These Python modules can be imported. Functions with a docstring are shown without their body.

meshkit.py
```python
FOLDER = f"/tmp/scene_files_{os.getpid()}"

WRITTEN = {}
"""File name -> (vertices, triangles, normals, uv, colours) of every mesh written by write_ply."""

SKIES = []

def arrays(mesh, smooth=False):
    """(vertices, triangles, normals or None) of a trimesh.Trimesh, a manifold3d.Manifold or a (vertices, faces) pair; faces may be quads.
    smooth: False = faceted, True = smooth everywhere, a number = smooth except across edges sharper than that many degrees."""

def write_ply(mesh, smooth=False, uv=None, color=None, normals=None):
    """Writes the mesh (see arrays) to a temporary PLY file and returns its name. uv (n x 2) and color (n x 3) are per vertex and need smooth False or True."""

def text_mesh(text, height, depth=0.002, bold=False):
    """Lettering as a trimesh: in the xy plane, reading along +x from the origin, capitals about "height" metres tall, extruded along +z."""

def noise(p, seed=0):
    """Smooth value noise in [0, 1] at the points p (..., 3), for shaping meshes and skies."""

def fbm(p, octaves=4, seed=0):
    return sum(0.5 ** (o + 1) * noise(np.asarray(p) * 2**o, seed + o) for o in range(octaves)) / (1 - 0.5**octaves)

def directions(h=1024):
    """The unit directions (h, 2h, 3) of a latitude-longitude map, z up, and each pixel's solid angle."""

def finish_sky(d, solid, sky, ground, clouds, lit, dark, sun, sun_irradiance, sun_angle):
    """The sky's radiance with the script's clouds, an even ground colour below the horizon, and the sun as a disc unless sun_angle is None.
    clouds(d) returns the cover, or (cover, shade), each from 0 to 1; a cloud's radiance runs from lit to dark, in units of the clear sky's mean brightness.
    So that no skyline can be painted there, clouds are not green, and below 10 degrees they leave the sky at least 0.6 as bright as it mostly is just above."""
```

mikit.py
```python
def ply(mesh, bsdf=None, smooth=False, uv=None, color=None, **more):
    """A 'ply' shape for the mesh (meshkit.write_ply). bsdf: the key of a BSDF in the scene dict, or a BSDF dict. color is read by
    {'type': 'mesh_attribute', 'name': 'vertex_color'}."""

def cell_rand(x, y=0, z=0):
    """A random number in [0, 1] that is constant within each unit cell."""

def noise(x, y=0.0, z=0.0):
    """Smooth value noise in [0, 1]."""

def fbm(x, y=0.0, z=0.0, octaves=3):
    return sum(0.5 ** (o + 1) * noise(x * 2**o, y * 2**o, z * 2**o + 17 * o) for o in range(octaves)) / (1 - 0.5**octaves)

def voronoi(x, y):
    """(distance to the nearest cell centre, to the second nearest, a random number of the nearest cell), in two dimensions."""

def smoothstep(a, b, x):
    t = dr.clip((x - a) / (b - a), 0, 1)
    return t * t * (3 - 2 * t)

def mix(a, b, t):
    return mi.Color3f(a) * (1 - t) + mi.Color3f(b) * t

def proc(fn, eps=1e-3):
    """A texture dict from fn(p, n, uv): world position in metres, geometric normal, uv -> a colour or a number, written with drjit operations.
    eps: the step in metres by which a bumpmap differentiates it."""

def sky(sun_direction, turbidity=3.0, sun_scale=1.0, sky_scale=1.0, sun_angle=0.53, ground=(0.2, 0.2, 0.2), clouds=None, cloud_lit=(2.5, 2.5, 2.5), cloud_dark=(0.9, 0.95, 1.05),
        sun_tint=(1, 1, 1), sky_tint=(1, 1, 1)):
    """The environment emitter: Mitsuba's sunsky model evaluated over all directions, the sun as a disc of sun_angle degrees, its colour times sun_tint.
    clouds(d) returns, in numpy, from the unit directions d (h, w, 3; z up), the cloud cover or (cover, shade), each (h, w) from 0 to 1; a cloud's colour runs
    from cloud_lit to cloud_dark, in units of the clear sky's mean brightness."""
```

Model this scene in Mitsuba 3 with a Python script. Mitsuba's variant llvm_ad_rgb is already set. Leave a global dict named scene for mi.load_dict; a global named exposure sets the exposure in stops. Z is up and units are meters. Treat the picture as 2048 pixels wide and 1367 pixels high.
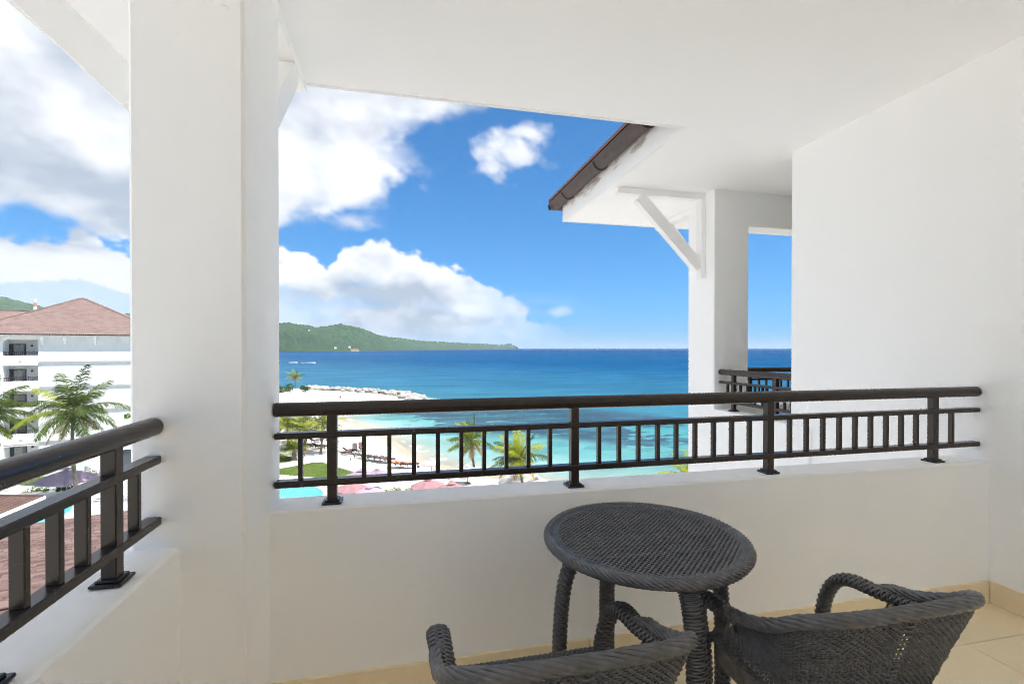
import math, random
import numpy as np, trimesh, drjit as dr, mitsuba as mi
import mikit, meshkit
from mikit import proc, noise, fbm, voronoi, cell_rand, smoothstep, mix
from shapely.geometry import Polygon, Point, LineString
from scipy.spatial import ConvexHull

T = mi.ScalarTransform4f
scene, labels = {}, {}
random.seed(11)
RNG = np.random.default_rng(7)

# ------------------------------------------------------------------ camera, sky, exposure
Z0 = 14.2                      # balcony floor above the garden
EYE = Z0 + 1.3
YAW, PITCH = math.radians(12.946), math.radians(-0.397)
fwd = (math.sin(YAW) * math.cos(PITCH), math.cos(YAW) * math.cos(PITCH), math.sin(PITCH))
scene['camera'] = {
    'type': 'perspective', 'fov': math.degrees(2 * math.atan(1024 / 959.69)), 'fov_axis': 'x',
    'near_clip': 0.05, 'far_clip': 160000.0, 'principal_point_offset_y': -19.24 / 1367,
    'to_world': T().look_at(origin=[0, 0, EYE], target=[fwd[0], fwd[1], EYE + fwd[2]], up=[0, 0, 1])}
SUN = (0.42, -0.32, 0.85)
exposure = 2.36


def blob(az, el, a0, e0, ra, re):
    return 1 - np.sqrt(((az - a0) / ra) ** 2 + ((el - e0) / re) ** 2)


def sstep(a, b, x):
    t = np.clip((x - a) / (b - a), 0, 1)
    return t * t * (3 - 2 * t)


def clouds(d):
    az = np.degrees(np.arctan2(d[..., 0], d[..., 1]))
    el = np.degrees(np.arcsin(np.clip(d[..., 2], -1, 1)))
    q = np.stack([az / 9.0, el / 6.0, 0 * az], -1)
    n1 = meshkit.fbm(q * 1.0 + 3.1, 6, 3)
    n2 = meshkit.fbm(q * 2.6 + 9.7, 5, 8)
    n3 = meshkit.fbm(np.stack([az / 16.0, el / 3.2, 0 * az + 4], -1), 6, 21)
    puff = meshkit.fbm(np.stack([az / 3.2, el / 2.2, 0 * az + 2], -1), 6, 33)
    wisp = meshkit.fbm(np.stack([az / 1.5 + el / 3, el / 1.2, 0 * az + 6], -1), 5, 44)
    # high bank that fills the upper left of the view and goes on overhead to the left
    edge = np.interp(el, [10, 13, 15.5, 18, 20.5, 23, 24.5, 27, 31, 40, 60, 90], [-30, -12, -3, 1.8, 4.0, 1.5, 5.0, 11, 14, 4, -20, -60])
    b1 = (edge - az) / 9.0
    low = np.interp(az, [-60, -36, -33, -30, -26, -20, -12, 0, 8], [6, 9.5, 11.6, 11.2, 8.5, 9.5, 13.6, 15.0, 17])
    b1 = np.minimum(b1, (el - low) / 3.0)
    b1 = np.minimum(b1, (az + 120) / 20.0)
    c1 = sstep(-0.10, 0.52, b1 + (n1 - 0.5) * 1.1 + (puff - 0.5) * 0.9 + (wisp - .5) * .35)
    holes = sstep(0.56, 0.72, meshkit.fbm(np.stack([az / 5.0, el / 3.5, 0 * az + 9], -1), 5, 91)) * np.interp(b1, [0, .25, .9], [1, .8, .0])
    c1 = c1 * (1 - .8 * holes)
    # one small cloud and a wisp to its lower left
    b2 = np.maximum(blob(az, el, 13.4, 22.0, 4.8, 2.5), blob(az, el, 10.9, 20.4, 2.4, 1.4))
    b2 = np.maximum(b2, blob(az, el, 15.0, 24.0, 3.0, 1.2) * .8)
    c2 = sstep(0.0, 0.85, b2 + (puff - 0.5) * 1.25 + (wisp - 0.5) * 0.8) * .92
    c3 = sstep(0.05, 0.9, blob(az, el, -5.2, 13.9, 3.6, 1.7) + (puff - 0.5) * 1.2 + (wisp - .5) * .5) * 0.75
    # cumulus bank over the hills
    top = np.interp(az, [-70, -38, -34, -29, -26, -14, -12.5, -9.5, -8.2, -6.5, -4.8, -3.6, -2.2, -0.5, 2, 4, 6, 8, 10.5, 13.5, 16.5, 19, 21],
                    [7, 9.0, 9.8, 10.6, 9.6, 10.5, 11.4, 10.6, 9.6, 11.6, 12.0, 13.0, 12.6, 11.4, 11.4, 10.2, 8.9, 8.1, 6.9, 5.2, 4.0, 2.0, 0.5])
    b4 = (top + (puff - 0.5) * 4.4 + (wisp - 0.5) * 2.0 + (n2 - .5) * 1.5 - el)
    c4 = sstep(-0.1, 0.6, b4)
    thin = np.interp(az, [-60, 4, 8, 12, 16, 20], [1, 1, .9, .65, .35, .1])
    gap = sstep(0.40, 0.56, n3)
    c4 = c4 * np.where(el < top - 4.5, 0.62 + 0.38 * gap, 1) * thin
    lowhaze = sstep(0.42, 0.62, n3) * np.interp(el, [0, 1.5, 4, 7], [.45, .8, .6, 0]) * np.interp(az, [-90, 8, 17, 24], [1, .9, .55, 0])
    c5 = sstep(0.1, 0.9, np.maximum(blob(az, el, 18.5, 4.3, 2.4, 1.0), blob(az, el, 13.6, 4.6, 2.6, 1.0)) + (puff - 0.5) * 1.2) * 0.55
    # scattered fair-weather cloud over the rest of the sky
    away = sstep(55, 85, np.abs(az - 0)) + sstep(38, 55, el)
    m = meshkit.fbm(d * 3.0 + 5, 5, 55)
    c6 = sstep(0.50, 0.66, m) * np.clip(away, 0, 1) * 0.85
    cover = 1 - (1 - c1) * (1 - c2) * (1 - c3) * (1 - c4) * (1 - c5) * (1 - c6) * (1 - 0.75 * lowhaze)
    # shade: flat grey bases and soft grey hollows
    s1 = sstep(0.36, 0.68, n2 * 0.35 + meshkit.fbm(np.stack([az / 12, el / 5.0, 0 * az + 7], -1), 5, 71) * 0.65)
    s1 = np.clip(s1 * 0.85 + 0.2 * sstep(18, 15, el) + (wisp - .5) * .25, 0, 1)
    base = np.exp(-((el - 6.3 - (puff - 0.5) * 2.4) / 1.2) ** 2) * np.interp(az, [-20, -9, -5, 3, 6, 10], [.35, .3, .95, .95, .3, .2])
    s4 = np.clip(base + 0.60 * sstep(0.40, 0.60, n3) * sstep(6.2, 4.6, el) + 0.45 * sstep(.42, .66, n2) + (wisp - .5) * .3, 0, 1)
    s4 = np.where(az < -20, np.clip(0.75 * sstep(0.40, 0.60, n3) + .2 + (wisp - .5) * .3, 0, 1), s4)
    up = np.clip(c1 / np.maximum(c1 + c4 + c2, 1e-3), 0, 1)
    return np.clip(cover, 0, 1), s1 * up + s4 * (1 - up) * (1 - c2) + .22 * c2 * (1 - up) * sstep(23, 20.5, el)


scene['sky'] = mikit.sky(SUN, turbidity=3.0, sun_scale=1.0, sky_scale=0.75, clouds=clouds, cloud_lit=(3.25, 3.3, 3.4), cloud_dark=(1.55, 1.78, 2.15),
                         sky_tint=(0.46, 0.945, 1.15), sun_tint=(0.85, 0.98, 1.19), ground=(0.03, 0.09, 0.2))


# ------------------------------------------------------------------ helpers
def ply(mesh, bsdf, **more):
    return mikit.ply(mesh, 'mat_' + bsdf, **more)


_used, _count = set(), {}


def name_of(name):
    n = _count.get(name, 0)
    _count[name] = n + 1
    k = name if n == 0 else f'{name}_{n:03d}'
    _used.add(k)
    return k


def thing(name, label, cat, group=None):
    k = name_of(name)
    labels[k] = {'label': label, 'category': cat}
    if group:
        labels[k]['group'] = group
    return k


def part(parent, name, shape, label=None, kind=None, at=None):
    k = name_of(f'{parent}__{name}')
    scene[k] = {**shape, 'to_world': at} if at is not None else shape
    if label or kind:
        labels[k] = {**({'label': label} if label else {}), **({'kind': kind} if kind else {})}
    return k


def solo(name, shape, label, cat, group=None, at=None):
    k = thing(name, label, cat, group)
    scene[k] = {**shape, 'to_world': at} if at is not None else shape
    return k


def setting(name, shape, label, cat):
    k = name_of(name)
    labels[k] = {'label': label, 'category': cat, 'kind': 'structure'}
    if shape is not None:
        scene[k] = shape
    return k


def stuff(name, shape, label, cat):
    k = name_of(name)
    labels[k] = {'label': label, 'category': cat, 'kind': 'stuff'}
    scene[k] = shape
    return k


def cat(meshes):
    vs, fs, n = [], [], 0
    for m in meshes:
        v, f = (m.vertices, m.faces) if isinstance(m, trimesh.Trimesh) else m
        v, f = np.asarray(v, float), np.asarray(f, int)
        if f.shape[1] == 4:
            f = np.vstack([f[:, [0, 1, 2]], f[:, [0, 2, 3]]])
        vs.append(v); fs.append(f + n); n += len(v)
    return np.vstack(vs), np.vstack(fs)


def _ct():
    pts, s = [], (-1, 1)
    for x in s:
        for y in s:
            for z in s:
                for a in range(3):
                    e = [0.9, 0.9, 0.9]; e[a] = 1.0
                    pts.append([x * e[0], y * e[1], z * e[2]])
    p = np.array(pts)
    h = ConvexHull(p)
    f = h.simplices.copy()
    for i, t in enumerate(f):
        a, b, c = p[t]
        if np.dot(np.cross(b - a, c - a), a + b + c) < 0:
            f[i] = t[::-1]
    return p, f


_CP, _CF = _ct()
_BV = np.array([[x, y, z] for x in (-1, 1) for y in (-1, 1) for z in (-1, 1)], float)
_BF = np.array([[0, 1, 3], [0, 3, 2], [4, 6, 7], [4, 7, 5], [0, 4, 5], [0, 5, 1], [2, 3, 7], [2, 7, 6], [0, 2, 6], [0, 6, 4], [1, 5, 7], [1, 7, 3]])


def box(x0, x1, y0, y1, z0, z1, c=0.0):
    """An axis-aligned box, its edges cut back by c."""
    h = np.array([x1 - x0, y1 - y0, z1 - z0]) / 2
    m = np.array([x1 + x0, y1 + y0, z1 + z0]) / 2
    if c <= 0:
        return _BV * h + m, _BF
    c = min(c, h.min() * 0.6)
    s = np.sign(_CP)
    full = np.abs(_CP) > 0.95
    return s * np.where(full, h, h - c) + m, _CF


def obox(p, q, w, h, up=(0, 0, 1), c=0.0):
    """A bar from p to q, w wide and h high."""
    p, q, up = np.asarray(p, float), np.asarray(q, float), np.asarray(up, float)
    d = q - p; L = np.linalg.norm(d); d /= L
    s = np.cross(d, up); s /= np.linalg.norm(s); u = np.cross(s, d)
    v, f = box(-L / 2, L / 2, -w / 2, w / 2, -h / 2, h / 2, c)
    return (p + q) / 2 + v[:, :1] * d + v[:, 1:2] * (-s) + v[:, 2:] * u, f


def frames(P, up=(0, 0, 1)):
    P = np.asarray(P, float)
    t = np.gradient(P, axis=0)
    t /= np.linalg.norm(t, axis=1, keepdims=True) + 1e-12
    a = np.zeros_like(t)
    ref = np.asarray(up, float)
    for i in range(len(P)):
        v = ref - t[i] * np.dot(ref, t[i])
        if np.linalg.norm(v) < 1e-4:
            v = np.cross(t[i], [1, 0.1, 0])
        v /= np.linalg.norm(v); a[i] = v; ref = v
    return t, a, np.cross(t, a)


def tube(P, r, sides=10, r2=None, cap=True, up=(0, 0, 1)):
    P = np.asarray(P, float); n = len(P)
    r = np.broadcast_to(r, (n,)).astype(float)
    r2 = r if r2 is None else np.broadcast_to(r2, (n,)).astype(float)
    t, a, b = frames(P, up)
    ang = np.arange(sides) * 2 * np.pi / sides
    v = P[:, None] + r[:, None, None] * np.cos(ang)[None, :, None] * a[:, None] + r2[:, None, None] * np.sin(ang)[None, :, None] * b[:, None]
    i, j = np.meshgrid(np.arange(n - 1), np.arange(sides), indexing='ij')
    q = np.stack([i * sides + j, i * sides + (j + 1) % sides, (i + 1) * sides + (j + 1) % sides, (i + 1) * sides + j], -1).reshape(-1, 4)
    f = np.vstack([q[:, [0, 1, 2]], q[:, [0, 2, 3]]])
    v = v.reshape(-1, 3)
    if cap:
        k = len(v); v = np.vstack([v, P[0], P[-1]])
        j = np.arange(sides)
        f = np.vstack([f, np.stack([(j + 1) % sides, j, j * 0 + k], 1), np.stack([(n - 1) * sides + j, (n - 1) * sides + (j + 1) % sides, j * 0 + k + 1], 1)])
    return v, f


def cyl(p, q, r, sides=12, r1=None):
    return tube([p, q], [r, r if r1 is None else r1], sides, up=(0.3, 0.2, 0.9))


def extr(poly, z0, z1):
    m = trimesh.creation.extrude_polygon(poly, z1 - z0, engine='earcut')
    return m.vertices + [0, 0, z0], m.faces


def flat(poly, z):
    v, f = trimesh.creation.triangulate_polygon(poly, engine='earcut')
    v = np.column_stack([v, np.full(len(v), z)])
    c = np.cross(v[f[:, 1]] - v[f[:, 0]], v[f[:, 2]] - v[f[:, 0]])[:, 2]
    f = f.copy(); f[c < 0] = f[c < 0][:, ::-1]
    return v, f


def spline(pts, n):
    from scipy.interpolate import PchipInterpolator
    p = np.asarray(pts, float)
    s = np.r_[0, np.cumsum(np.linalg.norm(np.diff(p, axis=0), axis=1))]
    from scipy.interpolate import CubicSpline
    return CubicSpline(s, p)(np.linspace(0, s[-1], n))


def rotz(mesh, a, loc=(0, 0, 0)):
    v, f = mesh
    c, s = math.cos(a), math.sin(a)
    return v @ np.array([[c, s, 0], [-s, c, 0], [0, 0, 1]]) + np.asarray(loc, float), f


def tw(x=0, y=0, z=0, a=0, sc=1.0):
    return T().translate([x, y, z]).rotate([0, 0, 1], math.degrees(a)).scale(sc)


# ------------------------------------------------------------------ materials
def mat(name, color, rough=0.5, spec=0.5, bump=None, scale=1.0, eps=2e-3, **more):
    col = color if isinstance(color, dict) else {'type': 'rgb', 'value': list(color)}
    b = {'type': 'principled', 'base_color': col, 'roughness': rough, 'specular': spec, **more}
    if bump is not None:
        b = {'type': 'bumpmap', 'arbitrary': proc(bump, eps), 'scale': scale, 'bsdf': b}
    scene['mat_' + name] = {'type': 'twosided', 'bsdf': b}
    return name


C3 = mi.Color3f


def plaster_col(p, n, uv):
    a = fbm(p.x * 1.3, p.y * 1.3, p.z * 1.3, 4)
    b = noise(p.x * 9, p.y * 9, p.z * 9)
    # small knocks and scuffs
    s = smoothstep(0.93, 0.97, noise(p.x * 90, p.y * 90, p.z * 90)) * smoothstep(0.58, 0.72, noise(p.x * 2.1 + 7, p.y * 2.1, p.z * 2.6))
    c = mix((0.872, 0.877, 0.880), (0.900, 0.905, 0.908), a * 0.8 + b * 0.2)
    return c * (1 - 0.16 * s)


def plaster_bump(p, n, uv):
    return fbm(p.x * 6, p.y * 6, p.z * 6, 3) * 0.0042 + fbm(p.x * 38, p.y * 38, p.z * 38, 2) * 0.0007 + noise(p.x * 120, p.y * 120, p.z * 120) * 0.00025


mat('white_plaster', proc(plaster_col), 0.62, 0.35, plaster_bump)


def ceil_col(p, n, uv):
    a = fbm(p.x * 0.9 + 3, p.y * 0.9, 0.0, 4)
    return mix((0.872, 0.875, 0.874), (0.900, 0.904, 0.904), a)


mat('ceiling_paint', proc(ceil_col), 0.7, 0.3, lambda p, n, uv: fbm(p.x * 4, p.y * 4, 0.0, 3) * 0.003, 1.0)
mat('white_trim', proc(lambda p, n, uv: mix((0.83, 0.828, 0.82), (0.89, 0.89, 0.885), fbm(p.x * 5, p.y * 5, p.z * 5, 3))), 0.5, 0.4)


def fascia_col(p, n, uv):
    g = smoothstep(0.47, 0.66, fbm(p.x * 14, p.y * 4.5, p.z * 14, 4)) * smoothstep(Z0 + 2.885, Z0 + 2.985, p.z + 0.05 * noise(p.y * 6, p.x * 6))
    sp = noise(p.x * 160, p.y * 160, p.z * 160)
    return mix((0.83, 0.83, 0.83), (0.33, 0.29, 0.22), g * (0.55 + 0.45 * sp))


mat('fascia_paint', proc(fascia_col), 0.6, 0.35)
mat('gutter_paint', proc(lambda p, n, uv: mix((0.050, 0.036, 0.033), (0.105, 0.075, 0.068), fbm(p.x * 22, p.y * 22, p.z * 22, 3))), 0.55, 0.4)


def rail_col(p, n, uv):
    d = smoothstep(0.88, 0.94, noise(p.x * 110, p.y * 110, p.z * 110)) * smoothstep(.55, .75, noise(p.x * 6, p.y * 6, p.z * 6))
    return mix(mix((0.0225, 0.0160, 0.0132), (0.034, 0.0246, 0.0204), fbm(p.x * 8, p.y * 8, p.z * 8, 2)), (0.30, 0.26, 0.22), d * 0.6)


mat('brown_enamel', proc(rail_col), 0.26, 0.42, lambda p, n, uv: noise(p.x * 45, p.y * 45, p.z * 45) * 0.0004, 1.0)
mat('black_plate', (0.010, 0.011, 0.013), 0.28, 0.5)


def wicker_col(p, n, uv):
    return mix((0.052, 0.052, 0.055), (0.125, 0.123, 0.128), fbm(p.x * 60, p.y * 60, p.z * 60, 2))


mat('wicker', proc(wicker_col), 0.27, 0.55, clearcoat=0.35, clearcoat_gloss=0.8)


def tile_col(p, n, uv):
    cx, cy = dr.floor((p.x - 1.218) / 0.6), dr.floor((p.y - 1.6) / 0.6)
    r = cell_rand(cx, cy, 5)
    a = fbm(p.x * 7, p.y * 7, p.z * 7, 4)
    s = noise(p.x * 90, p.y * 90, p.z * 90)
    c = mix((0.77, 0.645, 0.435), (0.84, 0.72, 0.515), a * 0.7 + s * 0.3)
    return c * (0.96 + 0.08 * r)


mat('beige_tile', proc(tile_col), 0.32, 0.5)
mat('grout', (0.26, 0.19, 0.11), 0.9, 0.2)

# ------------------------------------------------------------------ the balcony (x along the front rail, y out to sea)
XW, XL, YP, YO = 2.935, -0.633, 1.844, 2.008
ZC = Z0 + 2.813
YB = -5.2                     # wall behind the camera
ZS = Z0 + 0.722                # top of the parapets

fl = setting('floor', ply(cat([box(XL - 0.16, XW + 0.1, -0.2, YO, Z0 - 0.18, Z0 - 0.011)]), 'grout'), 'balcony floor of beige tiles with thin dark joints', 'floor')
part(fl, 'floor_behind', ply(box(XL - .16, XW + .1, YB, -.2015, Z0 - .18, Z0, .001), 'beige_tile'))
xs = [XL + .002] + [1.218 + 0.6 * k for k in range(-3, 3)] + [XW - .002]
ys = [1.60 - 0.6 * k for k in range(3, -1, -1)] + [YP - .002]
for i in range(len(xs) - 1):
    for j in range(len(ys) - 1):
        part(fl, 'tile', ply(box(xs[i] + .0013, xs[i + 1] - .0013, ys[j] + .0013, ys[j + 1] - .0013, Z0 - 0.011, Z0, 0.0008), 'beige_tile'))

ceiling_poly = Polygon([(-1.648, YB - 6), (9.0, YB - 6), (9.0, 5.442), (1.902, 5.442), (1.902, 2.951), (-1.648, 2.951)])
setting('ceiling', ply(extr(ceiling_poly, ZC, ZC + 0.10), 'ceiling_paint'), 'white painted balcony ceiling that runs out to the eaves', 'ceiling')


def plasterbox(*a, c=0.006):
    return ply(box(*a, c=c), 'white_plaster')


# front parapet
pw = thing('parapet_wall', 'low white parapet wall under the front railing, behind the wicker table', 'wall')
part(pw, 'wall', plasterbox(-0.475, XW + .02, YP, YO, 0.0 + Z0 - 3.0, ZS, c=.008))
k = -0.454
while k < XW - .02:
    e = min(k + 0.6, XW - .012)
    part(pw, 'skirting_tile', ply(box(k + .0012, e - .0012, YP - .010, YP + .001, Z0 + .001, Z0 + 0.113, .0015), 'beige_tile'))
    k += 0.6
# left parapet
lw = thing('parapet_wall', 'low white parapet wall under the left railing, left of the corner column', 'wall')
part(lw, 'wall', plasterbox(-0.800, XL, YB, 1.62, Z0 - 3.0, ZS - .002, c=.008))
for k in range(3):
    part(lw, 'skirting_tile', ply(box(XL - .001, XL + .010, -.25 + .6 * k, min(-.25 + .6 * k + .5975, 1.577), Z0 + .001, Z0 + .113, .0015), 'beige_tile'))
# corner column
col = thing('column', 'thick white corner column between the left and the front railing', 'column')
part(col, 'shaft', plasterbox(-0.759, -0.457, 1.579, 1.999, Z0 - 3.0, ZC + .02, c=.009))
# wall to the right
rw = thing('partition_wall', 'white wall along the right side of the balcony, beside the wicker chairs', 'wall')
part(rw, 'wall', plasterbox(XW, XW + 0.15, YB - .01, 3.138, Z0 - 3.0, ZC + .02, c=.008))
for k in range(4):
    y1 = YP - .011 - .6 * k
    y0 = y1 - .5975
    if y1 > y0:
        part(rw, 'skirting_tile', ply(box(XW - .010, XW + .001, y0, y1, Z0 + .001, Z0 + .113, .0015), 'beige_tile'))
# back wall, behind the camera
solo('back_wall', plasterbox(-0.82, XW + .2, YB - .20, YB, Z0 - 3.0, ZC + .02), 'white wall of the room behind the balcony', 'wall')


# ------------------------------------------------------------------ railings
def railing(key, a, b, posts, bars, z0=ZS, bw=.0112, bd=.0078):
    """Rails from a to b (plan points); posts and bars at distances from a."""
    a, b = np.array(a, float), np.array(b, float)
    d = (b - a); L = np.linalg.norm(d); d /= L
    ang = math.atan2(d[1], d[0])

    def put(mesh):
        return rotz(mesh, ang, (a[0], a[1], z0))
    P = np.column_stack([np.linspace(0.002, L - .002, 24), np.zeros(24), np.full(24, 0.352)])
    e = np.array([0, .006, .012])
    rr = np.full(24, 0.0265)
    part(key, 'handrail', ply(put(tube(P, rr, 28)), 'brown_enamel', smooth=40))
    part(key, 'middle_rail', ply(put(box(.002, L - .002, -.021, .021, .246, .268, .003)), 'brown_enamel'))
    part(key, 'lower_rail', ply(put(box(.002, L - .002, -.021, .021, .068, .092, .003)), 'brown_enamel'))
    for s in posts:
        pk = part(key, 'post', ply(put(box(s - .0172, s + .0172, -.0172, .0172, .001, .336, .0025)), 'brown_enamel'))
        m = box(s - .035, s + .035, -.035, .035, .0005, .009, .004)
        m2 = box(s - .026, s + .026, -.026, .026, .0085, .016, .005)
        part(pk, 'base_plate', ply(put(cat([m, m2])), 'black_plate'))
    for s in bars:
        part(key, 'baluster', ply(put(box(s - bd, s + bd, -bw, bw, .0915, .2465, .002)), 'brown_enamel'))


x0 = -0.454
fr = thing('railing', 'dark brown metal railing on the front parapet, facing the sea', 'railing')
fposts = [-0.254, 0.705, 1.662, 2.645]
fbars = [-0.365, -0.140, -0.047, .046, .138, .230, .322, .414, .506, .599, .817, .909, 1.000, 1.092, 1.183, 1.277, 1.371, 1.465, 1.558,
         1.777, 1.871, 1.966, 2.061, 2.155, 2.249, 2.344, 2.439, 2.534, 2.766]
railing(fr, (x0, 1.905), (XW, 1.905), [p - x0 for p in fposts], [p - x0 for p in fbars])
lr = thing('railing', 'dark brown metal railing on the left parapet, nearest the camera', 'railing')
lposts = [0.02, 0.982, 1.3735]
lbars = [1.476, 1.261, 1.172, 1.0775, .885, .79, .70, .605, .51, .415, .32, .225, .13, -.08, -.17]
railing(lr, (-0.6985, 1.580), (-0.690, -.9), [1.580 - p for p in lposts], [1.580 - p for p in lbars], bw=.0132, bd=.0082)

# ------------------------------------------------------------------ the neighbouring balcony to the right
nc = thing('column', 'white column of the neighbouring balcony with an eave bracket on its left', 'column')
part(nc, 'shaft', plasterbox(2.900, 3.280, 4.026, 4.450, 0.0, ZC + .02, c=.008))
nw = thing('parapet_wall', 'white parapet wall of the neighbouring balcony, seen through the front railing', 'wall')
part(nw, 'side_wall', plasterbox(2.902, 3.060, 3.138 - .2, 4.030, 0.0, ZS - .003, c=.006))
part(nw, 'front_wall', plasterbox(3.270, 7.0, 4.22, 4.40, 0.0, ZS - .003, c=.006))
solo('beam', plasterbox(3.270, 7.0, 4.032, 4.235, Z0 + 2.48, ZC + .02), 'white beam under the ceiling, right of the neighbouring column', 'beam')
nb = thing('railing', 'brown metal railing of the neighbouring balcony, running to its column', 'railing')
railing(nb, (2.972, 4.026), (2.972, 3.10), [.19, .70], [.105, .28, .37, .46, .55, .60, .79, .86])
nf = thing('railing', 'dark metal railing of the neighbouring balcony, right of its column against the sea', 'railing')
railing(nf, (3.28, 4.31), (6.6, 4.31), [.25, 1.2, 2.15, 3.1], [.06, .15, .36, .45, .54, .63, .72, .81, .9, .99, 1.08, 1.29, 1.38, 1.47, 1.56, 1.65, 1.74, 1.83])
mat('dark_glass', (.012, .014, .016), .05, .6)
ob = thing('back_wall', 'room wall of the neighbouring balcony, out of sight behind the partition', 'wall')
part(ob, 'wall', plasterbox(3.085, 7.2, .30, .45, 0, ZC + .02))
part(ob, 'door_pane', ply(box(3.3, 6.8, .452, .465, Z0 + .01, Z0 + 2.3), 'dark_glass'))
solo('partition_wall', plasterbox(7.0, 7.15, .45, 4.6, 0, ZC + .02), 'far side wall of the neighbouring balcony', 'wall')
# floor slab and far room wall of that balcony
setting('floor', ply(box(3.06, 7.0, 0.5, 4.24, Z0 - .18, Z0 - .005, .004), 'beige_tile'), 'floor of the neighbouring balcony', 'floor')

# ------------------------------------------------------------------ eaves: fascia boards, gutters, brackets, roof
ef = thing('eaves', 'white fascia boards with brown gutters along the roof edge', 'eaves')
FT = ZC + 0.245
part(ef, 'fascia_board', ply(box(-1.672, 1.878, 2.948, 2.974, ZC - .004, FT, .002), 'fascia_paint'))
part(ef, 'fascia_board', ply(box(1.878, 1.9045, 2.9475, 5.467, ZC - .006, FT, .002), 'fascia_paint'))
part(ef, 'fascia_board', ply(box(1.905, 9.0, 5.439, 5.465, ZC - .004, FT, .002), 'fascia_paint'))
part(ef, 'fascia_board', ply(box(-1.674, -1.645, -6.0, 2.9475, ZC - .004, FT, .002), 'fascia_paint'))


def gutter(p, q, cap_ends=(False, False)):
    """Half-round open gutter between two points of its centre line."""
    p, q = np.asarray(p, float), np.asarray(q, float)
    n = 14
    d = (q - p) / np.linalg.norm(q - p); s = np.cross(d, [0, 0, 1])
    out = []
    ang = np.linspace(-np.pi, 0, n)
    ring = []
    for R in (0.070, 0.064):
        ring.append(np.stack([np.cos(ang) * R, np.sin(ang) * R], 1))
    sec = np.vstack([ring[0], ring[1][::-1]])
    sec[0] += [-.008, .012]; sec[2 * n - 1] += [-.002, .012]
    m = len(sec)
    v = np.vstack([p + sec[:, :1] * s + sec[:, 1:] * [0, 0, 1], q + sec[:, :1] * s + sec[:, 1:] * [0, 0, 1]])
    i = np.arange(m)
    f = np.stack([i, (i + 1) % m, (i + 1) % m + m, i + m], 1)
    return v, np.vstack([f[:, [0, 1, 2]], f[:, [0, 2, 3]]])


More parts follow.
